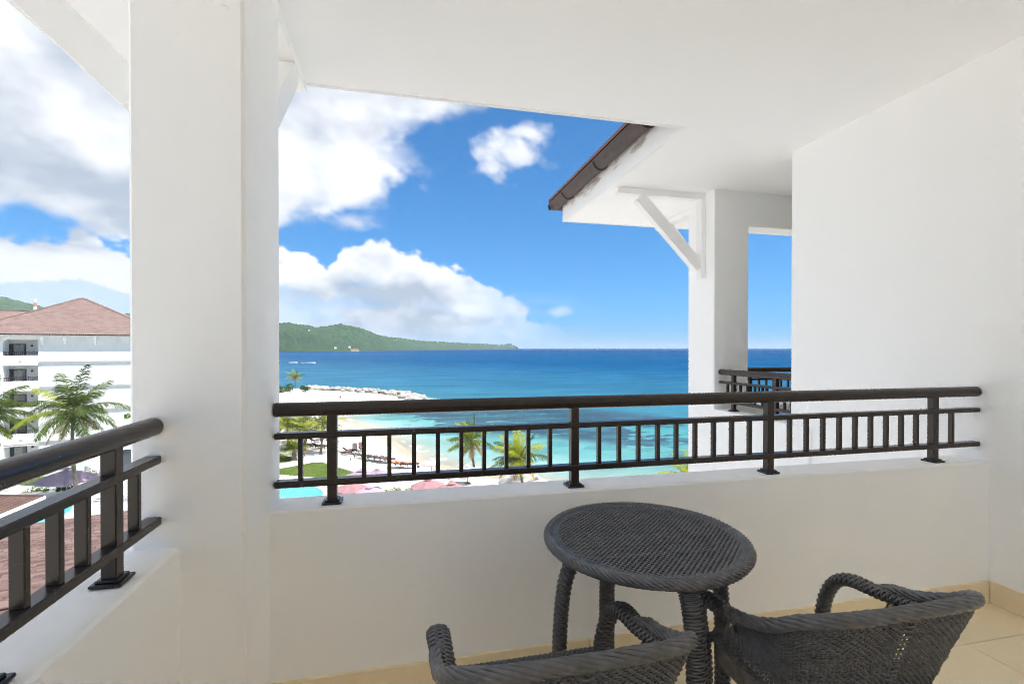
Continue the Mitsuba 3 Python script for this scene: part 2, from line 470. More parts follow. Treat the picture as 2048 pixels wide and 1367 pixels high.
GZ = Z0 + 3.032
gk = part(ef, 'gutter', ply(gutter((1.806, 2.90, GZ), (1.806, 5.545, GZ)), 'gutter_paint', smooth=35), label='brown half-round gutter over the fascia facing left')
for y in (3.30, 4.18, 5.07):
    ring = np.array([[1.806 + .076 * math.cos(a), y, GZ + .076 * math.sin(a)] for a in np.linspace(-math.pi, 0, 15)])
    part(gk, 'gutter_clip', ply(tube(ring, .0065, 6), 'gutter_paint', smooth=40))
disc = [np.array([[1.806, 5.546, GZ]] + [[1.806 + .071 * math.cos(a), 5.546, GZ + .071 * math.sin(a)] for a in np.linspace(-math.pi, 0, 15)]),
        np.array([[0, i, i + 1] for i in range(1, 15)])]
part(gk, 'end_cap', ply(cat([disc]), 'gutter_paint'))
part(ef, 'gutter', ply(gutter((1.74, 5.535, GZ), (9.0, 5.535, GZ)), 'gutter_paint', smooth=35))
part(ef, 'gutter', ply(gutter((1.80, 3.045, GZ), (-1.75, 3.045, GZ)), 'gutter_paint', smooth=35))
RB = FT + 0.012


def slab_quad(pts, th):
    pts = np.array(pts, float)
    v = np.vstack([pts, pts + [0, 0, th]])
    n = len(pts)
    f = [[0, i + 1, i] for i in range(1, n - 1)] + [[n, n + i, n + i + 1] for i in range(1, n - 1)]
    for i in range(n):
        j = (i + 1) % n
        f += [[i, j, j + n], [i, j + n, i + n]]
    return v, np.array(f)


def roof_tone(p, n, uv):
    a = noise(p.x * 3.1, p.y * 3.1, p.z * 6)
    b = noise(p.x * 26, p.y * 26, p.z * 26)
    return mix(mix((0.20, 0.115, 0.098), (0.30, 0.19, 0.165), a), (0.15, 0.09, 0.08), b * 0.45)


mat('shingle', proc(roof_tone), 0.9, 0.2)
part(ef, 'roof', ply(cat([slab_quad([(-1.76, -6, RB), (-1.76, 3.09, RB), (1.75, 3.09, RB), (6, -6, RB + 3.6), (3, -6, RB + 3.6)], .03),
                          slab_quad([(1.742, 2.9, RB + .004), (1.742, 5.60, RB + .004), (5.6, 2.0, RB + 2.2), (5.2, -1, RB + 2.2)], .03),
                          slab_quad([(1.742, 5.603, RB + .004), (9, 5.603, RB + .004), (9, -6, RB + 4.0), (5.6, 2.0, RB + 2.2)], .03)]), 'shingle'))


def bracket(o, out, side, label):
    """Timber knee bracket: post on the column, beam under the soffit, slanting brace. o: foot of the column face line at soffit level."""
    key = thing('eave_bracket', label, 'bracket', None)
    o, out, side = np.array(o, float), np.array(out, float), np.array(side, float)

    def seg(a, b, w, h, name, up):
        pa = o + out * a[0] + np.array([0, 0, a[1]])
        pb = o + out * b[0] + np.array([0, 0, b[1]])
        part(key, name, ply(obox(pa, pb, w, h, up, .003), 'white_trim'))
    seg((.001, -.031), (.93, -.031), .085, .060, 'beam', (0, 0, 1))
    seg((.024, -.063), (.024, -.83), .095, .046, 'post', tuple(out))
    seg((.050, -.72), (.70, -.074), .080, .112, 'brace', (0, 0, 1))
    return key


bracket((2.900, 4.20, ZC), (-1, 0, 0), (0, 1, 0), 'white knee bracket on the left face of the neighbouring column')
bracket((3.085, 4.450, ZC), (0, 1, 0), (1, 0, 0), 'white knee bracket half hidden behind the neighbouring column')
bracket((-0.759, 1.775, ZC), (-1, 0, 0), (0, 1, 0), 'large white knee bracket at the top left, on the corner column')
bracket((-0.567, 1.999, ZC), (0, 1, 0), (1, 0, 0), 'white knee bracket on the seaward face of the corner column')

# ------------------------------------------------------------------ woven furniture
def weave(S, ns, rows, amp=.0022, w=.0066, t=.0030, K=4, M=6, close=False, stakes=True, wobble=.0):
    """Over-and-under wickerwork on the surface S(u, v) -> points: `rows` strands run along u round `ns` stakes that run along v."""
    n = K * ns + (0 if close else 1)
    u = np.arange(n) / (K * ns)
    v = (np.arange(rows) + 0.5) / rows
    U, V = np.meshgrid(u, v, indexing='ij')
    e = 1e-3
    P = S(U, V)
    Pu = (S(np.minimum(U + e, 1), V) - S(np.maximum(U - e, 0), V))
    Pv = (S(U, np.minimum(V + e, 1)) - S(U, np.maximum(V - e, 0)))
    nrm = np.cross(Pu, Pv); nrm /= np.linalg.norm(nrm, axis=-1, keepdims=True) + 1e-12
    pvl = np.linalg.norm(Pv, axis=-1, keepdims=True)
    vd = Pv / (pvl + 1e-12)
    off = amp * np.cos(np.pi * (np.arange(n)[:, None] / K + np.arange(rows)[None]))
    g = np.random.default_rng(rows * 31 + ns)
    off = off + amp * wobble * g.normal(size=(1, rows))
    side = w * .06 * g.normal(size=(n, rows)) * (wobble > 0)
    C = P + nrm * off[..., None] + vd * side[..., None]
    ang = np.arange(M) * 2 * np.pi / M
    # strands are as wide as their row is here
    wid = np.minimum(w, .94 * np.linalg.norm(Pv, axis=-1) / (2 * e) / rows)[..., None, None]
    R = C[:, :, None] + vd[:, :, None] * (wid / 2 * np.cos(ang)[None, None, :, None]) + nrm[:, :, None] * (t / 2 * np.sin(ang)[None, None, :, None])
    idx = np.arange(n * rows * M).reshape(n, rows, M)
    a = idx if close else idx[:-1]
    b = np.roll(idx, -1, 0) if close else idx[1:]
    q = np.stack([a, np.roll(a, -1, 2), np.roll(b, -1, 2), b], -1).reshape(-1, 4)
    out = [(R.reshape(-1, 3), np.vstack([q[:, [0, 1, 2]], q[:, [0, 2, 3]]]))]
    if stakes:
        m = rows
        us = np.arange(ns + (0 if close else 1)) / ns
        U, V = np.meshgrid(us, v, indexing='ij')
        P = S(U, V)
        Pu = S(np.minimum(U + e, 1), V) - S(np.maximum(U - e, 0), V)
        Pv = S(U, np.minimum(V + e, 1)) - S(U, np.maximum(V - e, 0))
        nn = np.cross(Pu, Pv); nn /= np.linalg.norm(nn, axis=-1, keepdims=True) + 1e-12
        ud = Pu / (np.linalg.norm(Pu, axis=-1, keepdims=True) + 1e-12)
        A = 4
        ang = np.arange(A) * 2 * np.pi / A + .785
        R = P[:, :, None] + ud[:, :, None] * (.0034 * np.cos(ang)[None, None, :, None]) + nn[:, :, None] * (.0014 * np.sin(ang)[None, None, :, None])
        k = len(us)
        idx = np.arange(k * m * A).reshape(k, m, A)
        a, b = idx[:, :-1], idx[:, 1:]
        q = np.stack([a, np.roll(a, -1, 2), np.roll(b, -1, 2), b], -1).reshape(-1, 4)
        out.append((R.reshape(-1, 3), np.vstack([q[:, [0, 1, 2]], q[:, [0, 2, 3]]])))
    return cat(out)


def braid(path, R, strands=9, r=.0052, twist=26.0, closed=False, R2=None, M=6, step=.006):
    """A border of strands wound slantwise round a path."""
    P = np.asarray(path, float)
    s = np.r_[0, np.cumsum(np.linalg.norm(np.diff(P, axis=0), axis=1))]
    n = max(8, int(s[-1] / step))
    x = np.linspace(0, s[-1], n)
    Q = np.stack([np.interp(x, s, P[:, k]) for k in range(3)], 1)
    t, a, b = frames(Q)
    R2 = R if R2 is None else R2
    turns = twist * s[-1]
    if closed:
        turns = round(turns)
    out = []
    for k in range(strands):
        ph = 2 * np.pi * (k / strands) + 2 * np.pi * turns * x / s[-1] / 6.0
        if closed:
            ph = 2 * np.pi * (k / strands) + 2 * np.pi * round(turns / 6) * x / s[-1]
        wave = 1 + .06 * np.cos(np.pi * x / .02 + k * np.pi)
        C = Q + a * (R * wave * np.cos(ph))[:, None] + b * (R2 * wave * np.sin(ph))[:, None]
        out.append(tube(C, r * 1.25, M, r2=r, cap=False))
    return cat(out)


def leg_surface(path, ra, rb, up=(0, 0, 1)):
    P = np.asarray(path, float)
    s = np.r_[0, np.cumsum(np.linalg.norm(np.diff(P, axis=0), axis=1))]; s /= s[-1]
    t, a, b = frames(P, up)
    ra = np.broadcast_to(ra, (len(P),)); rb = np.broadcast_to(rb, (len(P),))

    def S(u, v):
        q = [np.interp(v, s, P[:, k]) for k in range(3)]
        A = np.stack([np.interp(v, s, a[:, k]) for k in range(3)], -1)
        B = np.stack([np.interp(v, s, b[:, k]) for k in range(3)], -1)
        th = 2 * np.pi * u
        return np.stack(q, -1) + A * (np.interp(v, s, ra) * np.cos(th))[..., None] + B * (np.interp(v, s, rb) * np.sin(th))[..., None]
    return S


WK = dict(bsdf='wicker', smooth=True)

# --- round table
tk = thing('table', 'round dark grey wicker table standing against the front parapet', 'table')
TX, TY, TR = 0.746, 1.380, 0.302
tat = tw(TX, TY, Z0)
TA = math.radians(-4)


def top_surface(u, v):
    # rows of the weave are chords of the disk
    y = (v - .5) * 2 * TR * .985
    h = np.sqrt(np.maximum((TR * .985) ** 2 - y ** 2, 1e-5))
    x = (u - .5) * 2 * h
    rr = (x ** 2 + y ** 2) / TR ** 2
    z = .713 - .012 * np.maximum(rr - .80, 0) / .2
    c, s = math.cos(TA), math.sin(TA)
    return np.stack([x * c - y * s, x * s + y * c, z + 0 * x], -1)


def disk_weave(row, pitch, amp, w, t):
    """Chord rows whose stakes stay on one straight grid."""
    out = []
    rows = int(2 * TR * .97 / row)
    g = np.random.default_rng(5)
    c, s = math.cos(TA), math.sin(TA)
    M = 6
    ang = np.arange(M) * 2 * np.pi / M
    for j in range(rows):
        y = (j - (rows - 1) / 2) * row
        h = math.sqrt(max((TR * .97) ** 2 - y * y, 0))
        if h < .02:
            continue
        # a doubled stake through the middle and slightly wider gaps in the quarters, as in the worn top
        x = np.arange(-math.floor(h / (pitch / 4)), math.floor(h / (pitch / 4)) + 1) * (pitch / 4)
        yy = y + .0006 * g.normal(size=len(x))
        rr = (x ** 2 + y ** 2) / TR ** 2
        z = .712 - .010 * np.maximum(rr - .78, 0) / .2 + amp * np.cos(np.pi * (x / pitch + j)) * (1 + .15 * g.normal())
        C = np.stack([x * c - yy * s, x * s + yy * c, z], 1)
        V = C[:, None] + (w / 2 * np.cos(ang))[None, :, None] * np.array([-s, c, 0]) + (t / 2 * np.sin(ang))[None, :, None] * np.array([0, 0, 1])
        n = len(x)
        i, k = np.meshgrid(np.arange(n - 1), np.arange(M), indexing='ij')
        q = np.stack([i * M + k, i * M + (k + 1) % M, (i + 1) * M + (k + 1) % M, (i + 1) * M + k], -1).reshape(-1, 4)
        out.append((V.reshape(-1, 3), q))
    m = int(TR * .96 / pitch)
    for k in range(-m, m + 1):
        x = k * pitch
        h = math.sqrt(max((TR * .965) ** 2 - x * x, 0))
        p, q = (x * c + h * s, x * s - h * c, .711), (x * c - h * s, x * s + h * c, .711)
        out.append(obox(p, q, .0066, .0022))
    return cat(out)


tp = part(tk, 'tabletop', ply(disk_weave(.0090, .0085, .0028, .0074, .0052), **WK), at=tat)
circ = np.array([[TR * math.cos(a), TR * math.sin(a), .702] for a in np.linspace(0, 2 * math.pi, 200)])
part(tp, 'rim', ply(braid(circ, .0115, 8, .0046, 40, True, R2=.0105), **WK), at=tat)
part(tp, 'rim_core', ply(tube(circ, .0092, 8, cap=False), **WK), at=tat)
ringu = np.array([[.235 * math.cos(a), .235 * math.sin(a), .690] for a in np.linspace(0, 2 * math.pi, 60)])
part(tp, 'support_ring', ply(tube(ringu, .009, 8, cap=False), **WK), at=tat)
for a in (0, 90, 180, 270):
    d = np.array([math.cos(math.radians(a)), math.sin(math.radians(a)), 0])
    r_z = [(.150, .694), (.185, .690), (.228, .665), (.258, .610), (.274, .52), (.281, .40), (.283, .2), (.283, .002)]
    path = spline([d * r + [0, 0, z] for r, z in r_z], 60)
    lk = part(tk, 'leg', ply(weave(leg_surface(path, .0185, .0275, up=d), 8, 92, .0022, .0070, .0046, K=3, M=5, close=True, stakes=False), **WK), at=tat)
    part(lk, 'leg_core', ply(tube(path, .0165, 12, r2=.0255, up=d), **WK), at=tat)

# --- tub chairs (local: origin on the floor under the middle of the seat's front edge, y towards the front)
HB, YBK, ZBK = 0.267, 0.445, 0.715


def plan(th, hw, depth, y0, p=.40):
    return np.stack([hw * np.sign(np.sin(th)) * np.abs(np.sin(th)) ** p, y0 - depth * np.abs(np.cos(th)) ** p], -1)


_th = np.linspace(-np.pi / 2, np.pi / 2, 801)
YS = -.185                     # where the shell's sides end and the free arms begin
_pl = plan(_th, HB, YBK + YS, YS)
_sl = np.r_[0, np.cumsum(np.linalg.norm(np.diff(_pl, axis=0), axis=1))]; _sl /= _sl[-1]


def zrim(y):
    return np.interp(y, [-.447, -.43, -.39, -.34, -.29, -.235, -.185, -.1], [ZBK, ZBK - .004, .692, .658, .634, .615, .606, .595])


def shell(u, v):
    th = np.interp(u, _sl, _th)
    top = plan(th, HB, YBK + YS, YS)
    bot = plan(th, .192, .355 - .16, -.16)
    zt = zrim(top[..., 1]) - .010
    s = np.abs(u - .5) * 2
    k = np.clip((s - .50) / .46, 0, 1); k = k * k * (3 - 2 * k) * .6 + .4 * k
    zb = .400 * (1 - k) + (zt - .046) * k
    z = zb + (zt - zb) * v
    f = np.clip((z - .40) / np.maximum(zt - .40, 1e-3), 0, 1) ** 1.10
    xy = bot * (1 - f[..., None]) + top * f[..., None]
    return np.stack([xy[..., 0], xy[..., 1], z], -1)


def rim_path():
    u = np.linspace(.0, 1, 120)
    P = shell(u, np.ones_like(u)); P[:, 2] += .010
    e1 = [(.2530, -.150, .590), (.2520, -.105, .577)]
    return np.vstack([np.array(e1)[::-1] * [-1, 1, 1], P, np.array(e1)])


def seat_surface(u, v):
    hs = .205
    R = .028
    L = hs - R + R * np.pi / 2
    a = (u - .5) * 2 * L
    s = np.sign(a); a = np.abs(a)
    over = np.maximum(a - (hs - R), 0) / R
    x = np.where(over > 0, hs - R + R * np.sin(over), a) * s
    zx = np.where(over > 0, R * (1 - np.cos(over)), 0)
    D = .40
    Ly = D + R * np.pi / 2 + .02
    b = (1 - v) * Ly                      # 0 at the front lip's underside
    fr_ = np.maximum((R * np.pi / 2 + .02) - b, 0) / R
    y = np.where(fr_ > 0, -R + R * np.sin(np.minimum(fr_, np.pi / 2)), -R - (b - (R * np.pi / 2 + .02)))
    zy = np.where(fr_ > 0, R * (1 - np.cos(np.minimum(fr_, np.pi / 2))) + np.maximum(fr_ - np.pi / 2, 0) * R, 0)
    sag = .010 * np.clip(1 - (x / hs) ** 2, 0, 1) * np.clip(1 - ((y + .2) / .2) ** 2, 0, 1)
    return np.stack([x * (1 + .06 * (y + .2)), y, .458 - zx - zy - sag], -1)


def arm_path(s):
    P = [(.2500, -.300, .612), (.2500, -.225, .594), (.2510, -.150, .585), (.2520, -.100, .583), (.2515, -.060, .578), (.248, -.024, .560), (.241, .000, .525), (.231, .010, .480), (.219, .010, .42),
         (.212, .004, .27), (.214, .010, .002)]
    return spline([(s * x, y, z) for x, y, z in P], 100)


chair_parts = []
back = weave(shell, 96, 44, .0028, .0074, .0050, K=4, M=5, wobble=.35)
chair_parts.append(('backrest', ply(back, **WK), [('rim', ply(braid(rim_path(), .0108, 8, .0053, 24, R2=.0100), **WK)),
                                                   ('rim_core', ply(tube(rim_path(), .0085, 8, r2=.0080), **WK))]))
seat = weave(seat_surface, 60, 52, .0028, .0072, .0050, K=4, M=5, wobble=.3)
bx = box(-.185, .185, -.38, -.022, .395, .432, .01)
chair_parts.append(('seat', ply(seat, **WK), [('seat_rail', ply(cat([box(-.195, .195, -.030, -.012, .36, .432, .004), box(-.198, -.180, -.39, -.03, .36, .432, .004), box(.180, .198, -.39, -.03, .36, .432, .004),
                                                                box(-.18, .18, -.39, -.372, .36, .432, .004)]), **{'bsdf': 'wicker'}))]))
for s in (-1, 1):
    ap = arm_path(s)
    wide = np.interp(np.linspace(0, 1, 100), [0, .07, .16, .25, .38, .55, 1], [.008, .014, .022, .0265, .026, .021, .019])
    thin = np.interp(np.linspace(0, 1, 100), [0, .07, .16, .25, .38, .55, 1], [.007, .011, .0145, .016, .016, .017, .018])
    chair_parts.append(('arm', ply(weave(leg_surface(ap, thin, wide), 9, 100, .0022, .0074, .0046, K=3, M=5, close=True, stakes=False), **WK),
                        [('arm_core', ply(tube(ap, thin * .88, 12, r2=wide * .9), **WK))]))
for s in (-1, 1):
    lp = spline([(s * .175, -.35, .42), (s * .180, -.365, .25), (s * .190, -.385, .002)], 40)
    chair_parts.append(('leg', ply(weave(leg_surface(lp, .018, .020, up=(0, 1, 0)), 8, 52, .0022, .0070, .0046, K=3, M=5, close=True, stakes=False), **WK),
                        [('leg_core', ply(tube(lp, .0160, 10, r2=.0180, up=(0, 1, 0)), **WK))]))
for x, y, a, lab in ((.340, 1.281, .0, 'left one of two dark grey wicker tub chairs, below the left side of the table'), (1.110, 1.280, -.004, 'right one of two dark grey wicker tub chairs, nearest the right wall')):
    ck = thing('chair', lab, 'chair')
    at = tw(x, y, Z0, a)
    for nm, sh, subs in chair_parts:
        pk = part(ck, nm, sh, at=at)
        for sn, ss in subs:
            part(pk, sn, ss, at=at)

# ------------------------------------------------------------------ land, sea, hills
SEA = -0.6
shore = [(900, -300), (320, 10), (140, 38), (70, 47), (36, 50), (19.1, 53), (14.9, 57.3), (9.9, 61.8), (6.5, 66.2), (4.5, 69), (2, 75.3), (-.3, 83.9), (-2.6, 92.7), (-6.4, 103), (-11.6, 109.5), (-13.9, 119.7),
         (-12.5, 128), (-5.9, 138), (3.9, 147.3), (7.6, 153), (4.2, 158.2), (1.1, 169), (-4.1, 175), (-19.1, 191), (-35.2, 201.5), (-46, 204), (-90, 215), (-160, 300), (-330, 800), (-520, 2000)]
land = Polygon(shore + [(-4000, 2200), (-4000, -1500), (900, -1500)])
import shapely


def ground_z(x, y):
    p = shapely.points(x, y)
    d = shapely.distance(p, land.boundary) * np.where(shapely.contains(land, p), 1, -1)
    return np.interp(d, [-40, 0, 4, 9, 16], [-4.5, SEA - .02, -.34, -.1, 0.0])


gx = np.unique(np.r_[np.linspace(-4000, -200, 20), np.arange(-200, 150, 2.0), np.linspace(150, 900, 12)])
gy = np.unique(np.r_[np.linspace(-1500, -40, 14), np.arange(-40, 250, 2.0), np.linspace(250, 2200, 22)])
GX, GY = np.meshgrid(gx, gy, indexing='ij')
GZ_ = ground_z(GX.ravel(), GY.ravel())
far = np.hypot(GX.ravel(), GY.ravel()) > 300
GZ_ = np.where(far, np.minimum(GZ_, -.05), GZ_ + .03 * (meshkit.fbm(np.column_stack([GX.ravel() * .3, GY.ravel() * .3, GX.ravel() * 0]), 3) - .5))
ii, jj = np.meshgrid(np.arange(len(gx) - 1), np.arange(len(gy) - 1), indexing='ij')
q = np.stack([ii * len(gy) + jj, (ii + 1) * len(gy) + jj, (ii + 1) * len(gy) + jj + 1, ii * len(gy) + jj + 1], -1).reshape(-1, 4)


def sand_col(p, n, uv):
    a = fbm(p.x * .35, p.y * .35, 0.0, 4)
    b = noise(p.x * 3.0, p.y * 3.0, 0.0)
    c = mix((0.52, 0.475, 0.405), (0.63, 0.59, 0.525), a * .7 + b * .3)
    wet = 1 - smoothstep(-0.52, -0.30, p.z)
    return mix(c, (0.30, 0.255, 0.19), wet * .8)


mat('sand', proc(sand_col), 0.95, 0.1, lambda p, n, uv: fbm(p.x * 1.7, p.y * 1.7, 0.0, 3) * .10, 1.0, 0.05)
setting('ground', ply((np.column_stack([GX.ravel(), GY.ravel(), GZ_]), q), 'sand', smooth=True), 'pale sand of the beach and the hotel grounds', 'sand')

SEG = shore[2:27]


def coast_distance(p):
    best = mi.Float(1e9)
    for (x0_, y0_), (x1_, y1_) in zip(SEG[:-1], SEG[1:]):
        dx, dy = x1_ - x0_, y1_ - y0_
        t = dr.clip(((p.x - x0_) * dx + (p.y - y0_) * dy) / (dx * dx + dy * dy), 0, 1)
        best = dr.minimum(best, dr.square(p.x - x0_ - t * dx) + dr.square(p.y - y0_ - t * dy))
    return dr.sqrt(best)


def sea_col(p, n, uv):
    """Colour of the water body by depth: sand shows through at the beach, coral and weed in patches, then the deep."""
    d = coast_distance(p)
    wob = fbm(p.x * .045, p.y * .045, 0.0, 3)
    d = d * (0.62 + 0.76 * wob)
    o = p.x * .617 + (p.y - 133) * .787 + 16 * (wob - .5)          # across the reef that closes the cove, out to sea
    c = mix((0.40, 0.39, 0.32), (0.27, 0.43, 0.40), smoothstep(0.5, 5, d))
    c = mix(c, (0.135, 0.345, 0.340), smoothstep(4, 13, d))
    c = mix(c, (0.070, 0.265, 0.290), smoothstep(14, 40, d))
    out = smoothstep(-6, 16, o)
    deep = mix((0.048, 0.185, 0.255), (0.030, 0.138, 0.235), smoothstep(10, 90, o))
    deep = mix(deep, (0.006, 0.082, 0.205), smoothstep(60, 420, o + .35 * p.x))
    deep = mix(deep, (0.002, 0.052, 0.168), smoothstep(400, 2500, o))
    c = mix(c, deep, out * smoothstep(2, 7, d))
    r = fbm(p.x * .050 + 2.3, p.y * .085 + 1.2, 0.0, 4)
    r2 = fbm(p.x * .35, p.y * .5, 0.0, 3)
    reef = smoothstep(0.41, 0.48, r + (r2 - .5) * .50) * smoothstep(-32, -22, o) * (1 - smoothstep(6, 20, o)) * smoothstep(6, 14, d)
    c = mix(c, (0.045, 0.068, 0.108), reef * .85)
    weed = smoothstep(0.55, 0.62, fbm(p.x * .16 + 5, p.y * .42, 0.0, 3)) * smoothstep(4, 9, d) * (1 - out)
    c = mix(c, (0.060, 0.20, 0.24), weed * .55)
    foam = smoothstep(.54, .62, fbm(p.x * .5, p.y * .5, 0.0, 3)) * smoothstep(.3, .8, d) * (1 - smoothstep(1.6, 3.2, d))
    c = mix(c, (.62, .64, .62), foam * .7)
    band = fbm(p.x * .0016, p.y * .006, 0.0, 4)
    rip = fbm(p.x * .05 + .01 * p.y, p.y * .12, 0.0, 4)
    return c * (0.80 + 0.26 * band + 0.60 * (rip - .5))


def sea_bump(p, n, uv):
    return fbm(p.x * .12 + .03 * p.y, p.y * .26, 0.0, 4) * 1.5 + fbm(p.x * .9, p.y * 1.5, 0.0, 3) * .20


mat('sea_water', proc(sea_col), 0.36, 0.012, sea_bump, 1.0, 0.08)
setting('sea', ply(flat(Polygon([(-7e4, -3e3), (8e4, -3e3), (8e4, 9e4), (-7e4, 9e4)]), SEA), 'sea_water'), 'blue sea, turquoise over the shallow sand', 'sea')

# hills along the far coast
HS = np.array([(-4200, 2250), (-2500, 2200), (-2150, 2200), (-1300, 2150), (-546, 2420), (-420, 2470), (-253, 2531), (-200, 2900), (-139, 3261), (214, 4600), (800, 5700), (1500, 7100), (1760, 7600), (1890, 7840), (1935, 7930)], float)
HR = np.array([(-4000, 4300, 345), (-2447, 3643, 318), (-2158, 3576, 250), (-1500, 3300, 200), (-634, 2815, 143), (-464, 2981, 129), (-401, 3377, 156), (-290, 3620, 143), (-167, 3938, 104), (218, 5480, 82), (1000, 6600, 68),
               (1557, 7646, 60), (1760, 7805, 80), (1882, 7776, 30), (1915, 7860, 2)], float)
hs = np.unique(np.r_[np.linspace(0, 3, 70), np.linspace(3, 7, 340), np.linspace(7, 9, 150), np.linspace(9, 14, 150)])
hw = np.linspace(0, 1.7, 150)


def hill_point(i, w):
    k = np.arange(len(HS))
    S = np.stack([np.interp(i, k, HS[:, c]) for c in range(2)], -1)
    R = np.stack([np.interp(i, k, HR[:, c]) for c in range(3)], -1)
    xy = S + (R[..., :2] - S) * w[..., None]
    prof = np.where(w < 1, np.sin(np.clip(w, 0, 1) * np.pi / 2) ** 1.15, 1 - .75 * (w - 1))
    foot = np.interp(i, [3.0, 4.0, 5.0, 6.2, 6.8], [40, 50, 36, 14, 0]) * np.exp(-((w - .24) / .15) ** 2)
    q3 = np.stack([xy[..., 0], xy[..., 1], 0 * w], -1)
    big = meshkit.fbm(q3 / 420.0 + 7, 4, 3) - .5
    gul = np.abs(meshkit.fbm(q3 / 210.0, 4, 9) - .5)
    z = R[..., 2] * prof * (1 + .35 * big * np.clip(w * 3, 0, 1) * np.clip(abs(1 - w) * 3 + .25, 0, 1)) + foot * (1 + .5 * big) - R[..., 2] * .35 * gul * prof * np.clip(abs(1 - w) * 4, 0, 1)
    crown = meshkit.fbm(q3 / 30.0, 2, 31) * 19 + meshkit.noise(q3 / 12.0, 5) * 8
    return np.concatenate([xy, (SEA - 2 + z + crown * np.clip(w * 12, 0, 1) * np.clip(R[..., 2] / 40, .1, 1))[..., None]], -1)


I_, W_ = np.meshgrid(hs, hw, indexing='ij')
HP = hill_point(I_, W_)
a, b = np.meshgrid(np.arange(len(hs) - 1), np.arange(len(hw) - 1), indexing='ij')
m = len(hw)
hq = np.stack([a * m + b, (a + 1) * m + b, (a + 1) * m + b + 1, a * m + b + 1], -1).reshape(-1, 4)[:, ::1]


def forest_col(p, n, uv):
    a = fbm(p.x / 90, p.y / 90, p.z / 60, 4)
    b = noise(p.x / 9, p.y / 9, p.z / 9)
    return mix((0.034, 0.062, 0.030), (0.062, 0.100, 0.044), a * .55 + b * .45)


mat('forest', proc(forest_col), 0.95, 0.15)
setting('hills', ply((HP.reshape(-1, 3), hq), 'forest', smooth=True), 'green wooded hills along the far coast', 'hills')

# small white houses on the hills
mat('house_white', (0.74, 0.72, 0.68), 0.8, 0.2)
mat('house_roof', (0.34, 0.20, 0.15), 0.9, 0.1)
hrng = np.random.default_rng(4)
for i, w, sc in ((4.75, .62, .6), (6.62, .80, .9), (6.85, .92, .6), (7.4, .8, .7), (8.3, .75, .8), (9.25, .62, 1.2), (9.9, .5, .9), (10.4, .5, 1.0), (11.2, .6, .9), (12.1, .5, 1.1), (5.6, .04, .8), (6.0, .05, .9)):
    p = hill_point(np.array(i), np.array(w))
    hk = thing('house', 'small white house among the trees of the far green hills', 'house', 'white houses on the far hills')
    at = tw(p[0], p[1], p[2] + 3.0, hrng.uniform(-.6, .6), sc)
    part(hk, 'wall', ply(box(-7, 7, -5, 5, -8, 4.5), 'house_white'), at=at)
    part(hk, 'roof', ply((np.array([[-7.8, -5.8, 4.4], [7.8, -5.8, 4.4], [7.8, 5.8, 4.4], [-7.8, 5.8, 4.4], [-3, 0, 7.4], [3, 0, 7.4]]), np.array([[0, 1, 5], [0, 5, 4], [1, 2, 5], [2, 3, 4], [2, 4, 5], [3, 0, 4], [0, 2, 1], [0, 3, 2]])), 'house_roof'), at=at)
for i, w, s, lab in ((6.15, .02, 1.3, 'long cream building with an orange roof at the foot of the far hills'), ):
    p = hill_point(np.array(i), np.array(w))
    hk = thing('house', lab, 'building')
    at = tw(p[0] + 10, p[1] - 30, SEA, .1, 1)
    mat('house_cream', (0.62, 0.50, 0.36), .8, .2)
    part(hk, 'wall', ply(box(-26, 26, -6, 6, -2, 9), 'house_cream'), at=at)
    part(hk, 'roof', ply((np.array([[-27, -7, 9], [27, -7, 9], [27, 7, 9], [-27, 7, 9], [-20, 0, 13], [20, 0, 13]], float), np.array([[0, 1, 5], [0, 5, 4], [1, 2, 5], [2, 3, 4], [2, 4, 5], [3, 0, 4], [0, 2, 1], [0, 3, 2]])), 'house_roof'), at=at)

# two boats moored in the bay
mat('boat_hull', (0.75, 0.76, 0.78), .35, .5)
mat('boat_blue', (0.09, 0.16, 0.30), .5, .4)


def hull(L, B, D):
    xs_ = np.linspace(-L / 2, L / 2, 13)
    sec = []
    for x in xs_:
        f = (x / (L / 2) + 1) / 2
        hb = B / 2 * (1 - max(0, (f - .45) / .55) ** 2.2) * (.86 + .14 * min(1, f * 4)) + .02
        z1 = D * (.85 + .35 * f ** 2)
        sec.append([(x, -hb, z1), (x, -hb * .82, .15 * D), (x, 0, -.25 * D), (x, hb * .82, .15 * D), (x, hb, z1), (x, hb * .8, z1 - .03), (x, 0, .35 * D), (x, -hb * .8, z1 - .03)])
    v = np.array(sec).reshape(-1, 3); n, k = len(xs_), 8
    i, j = np.meshgrid(np.arange(n - 1), np.arange(k), indexing='ij')
    q_ = np.stack([i * k + j, (i + 1) * k + j, (i + 1) * k + (j + 1) % k, i * k + (j + 1) % k], -1).reshape(-1, 4)
    f = np.vstack([q_[:, [0, 1, 2]], q_[:, [0, 2, 3]]])
    c = [[0, j + 1, j] for j in range(1, k - 1)] + [[(n - 1) * k, (n - 1) * k + j, (n - 1) * k + j + 1] for j in range(1, k - 1)]
    return v, np.vstack([f, c])


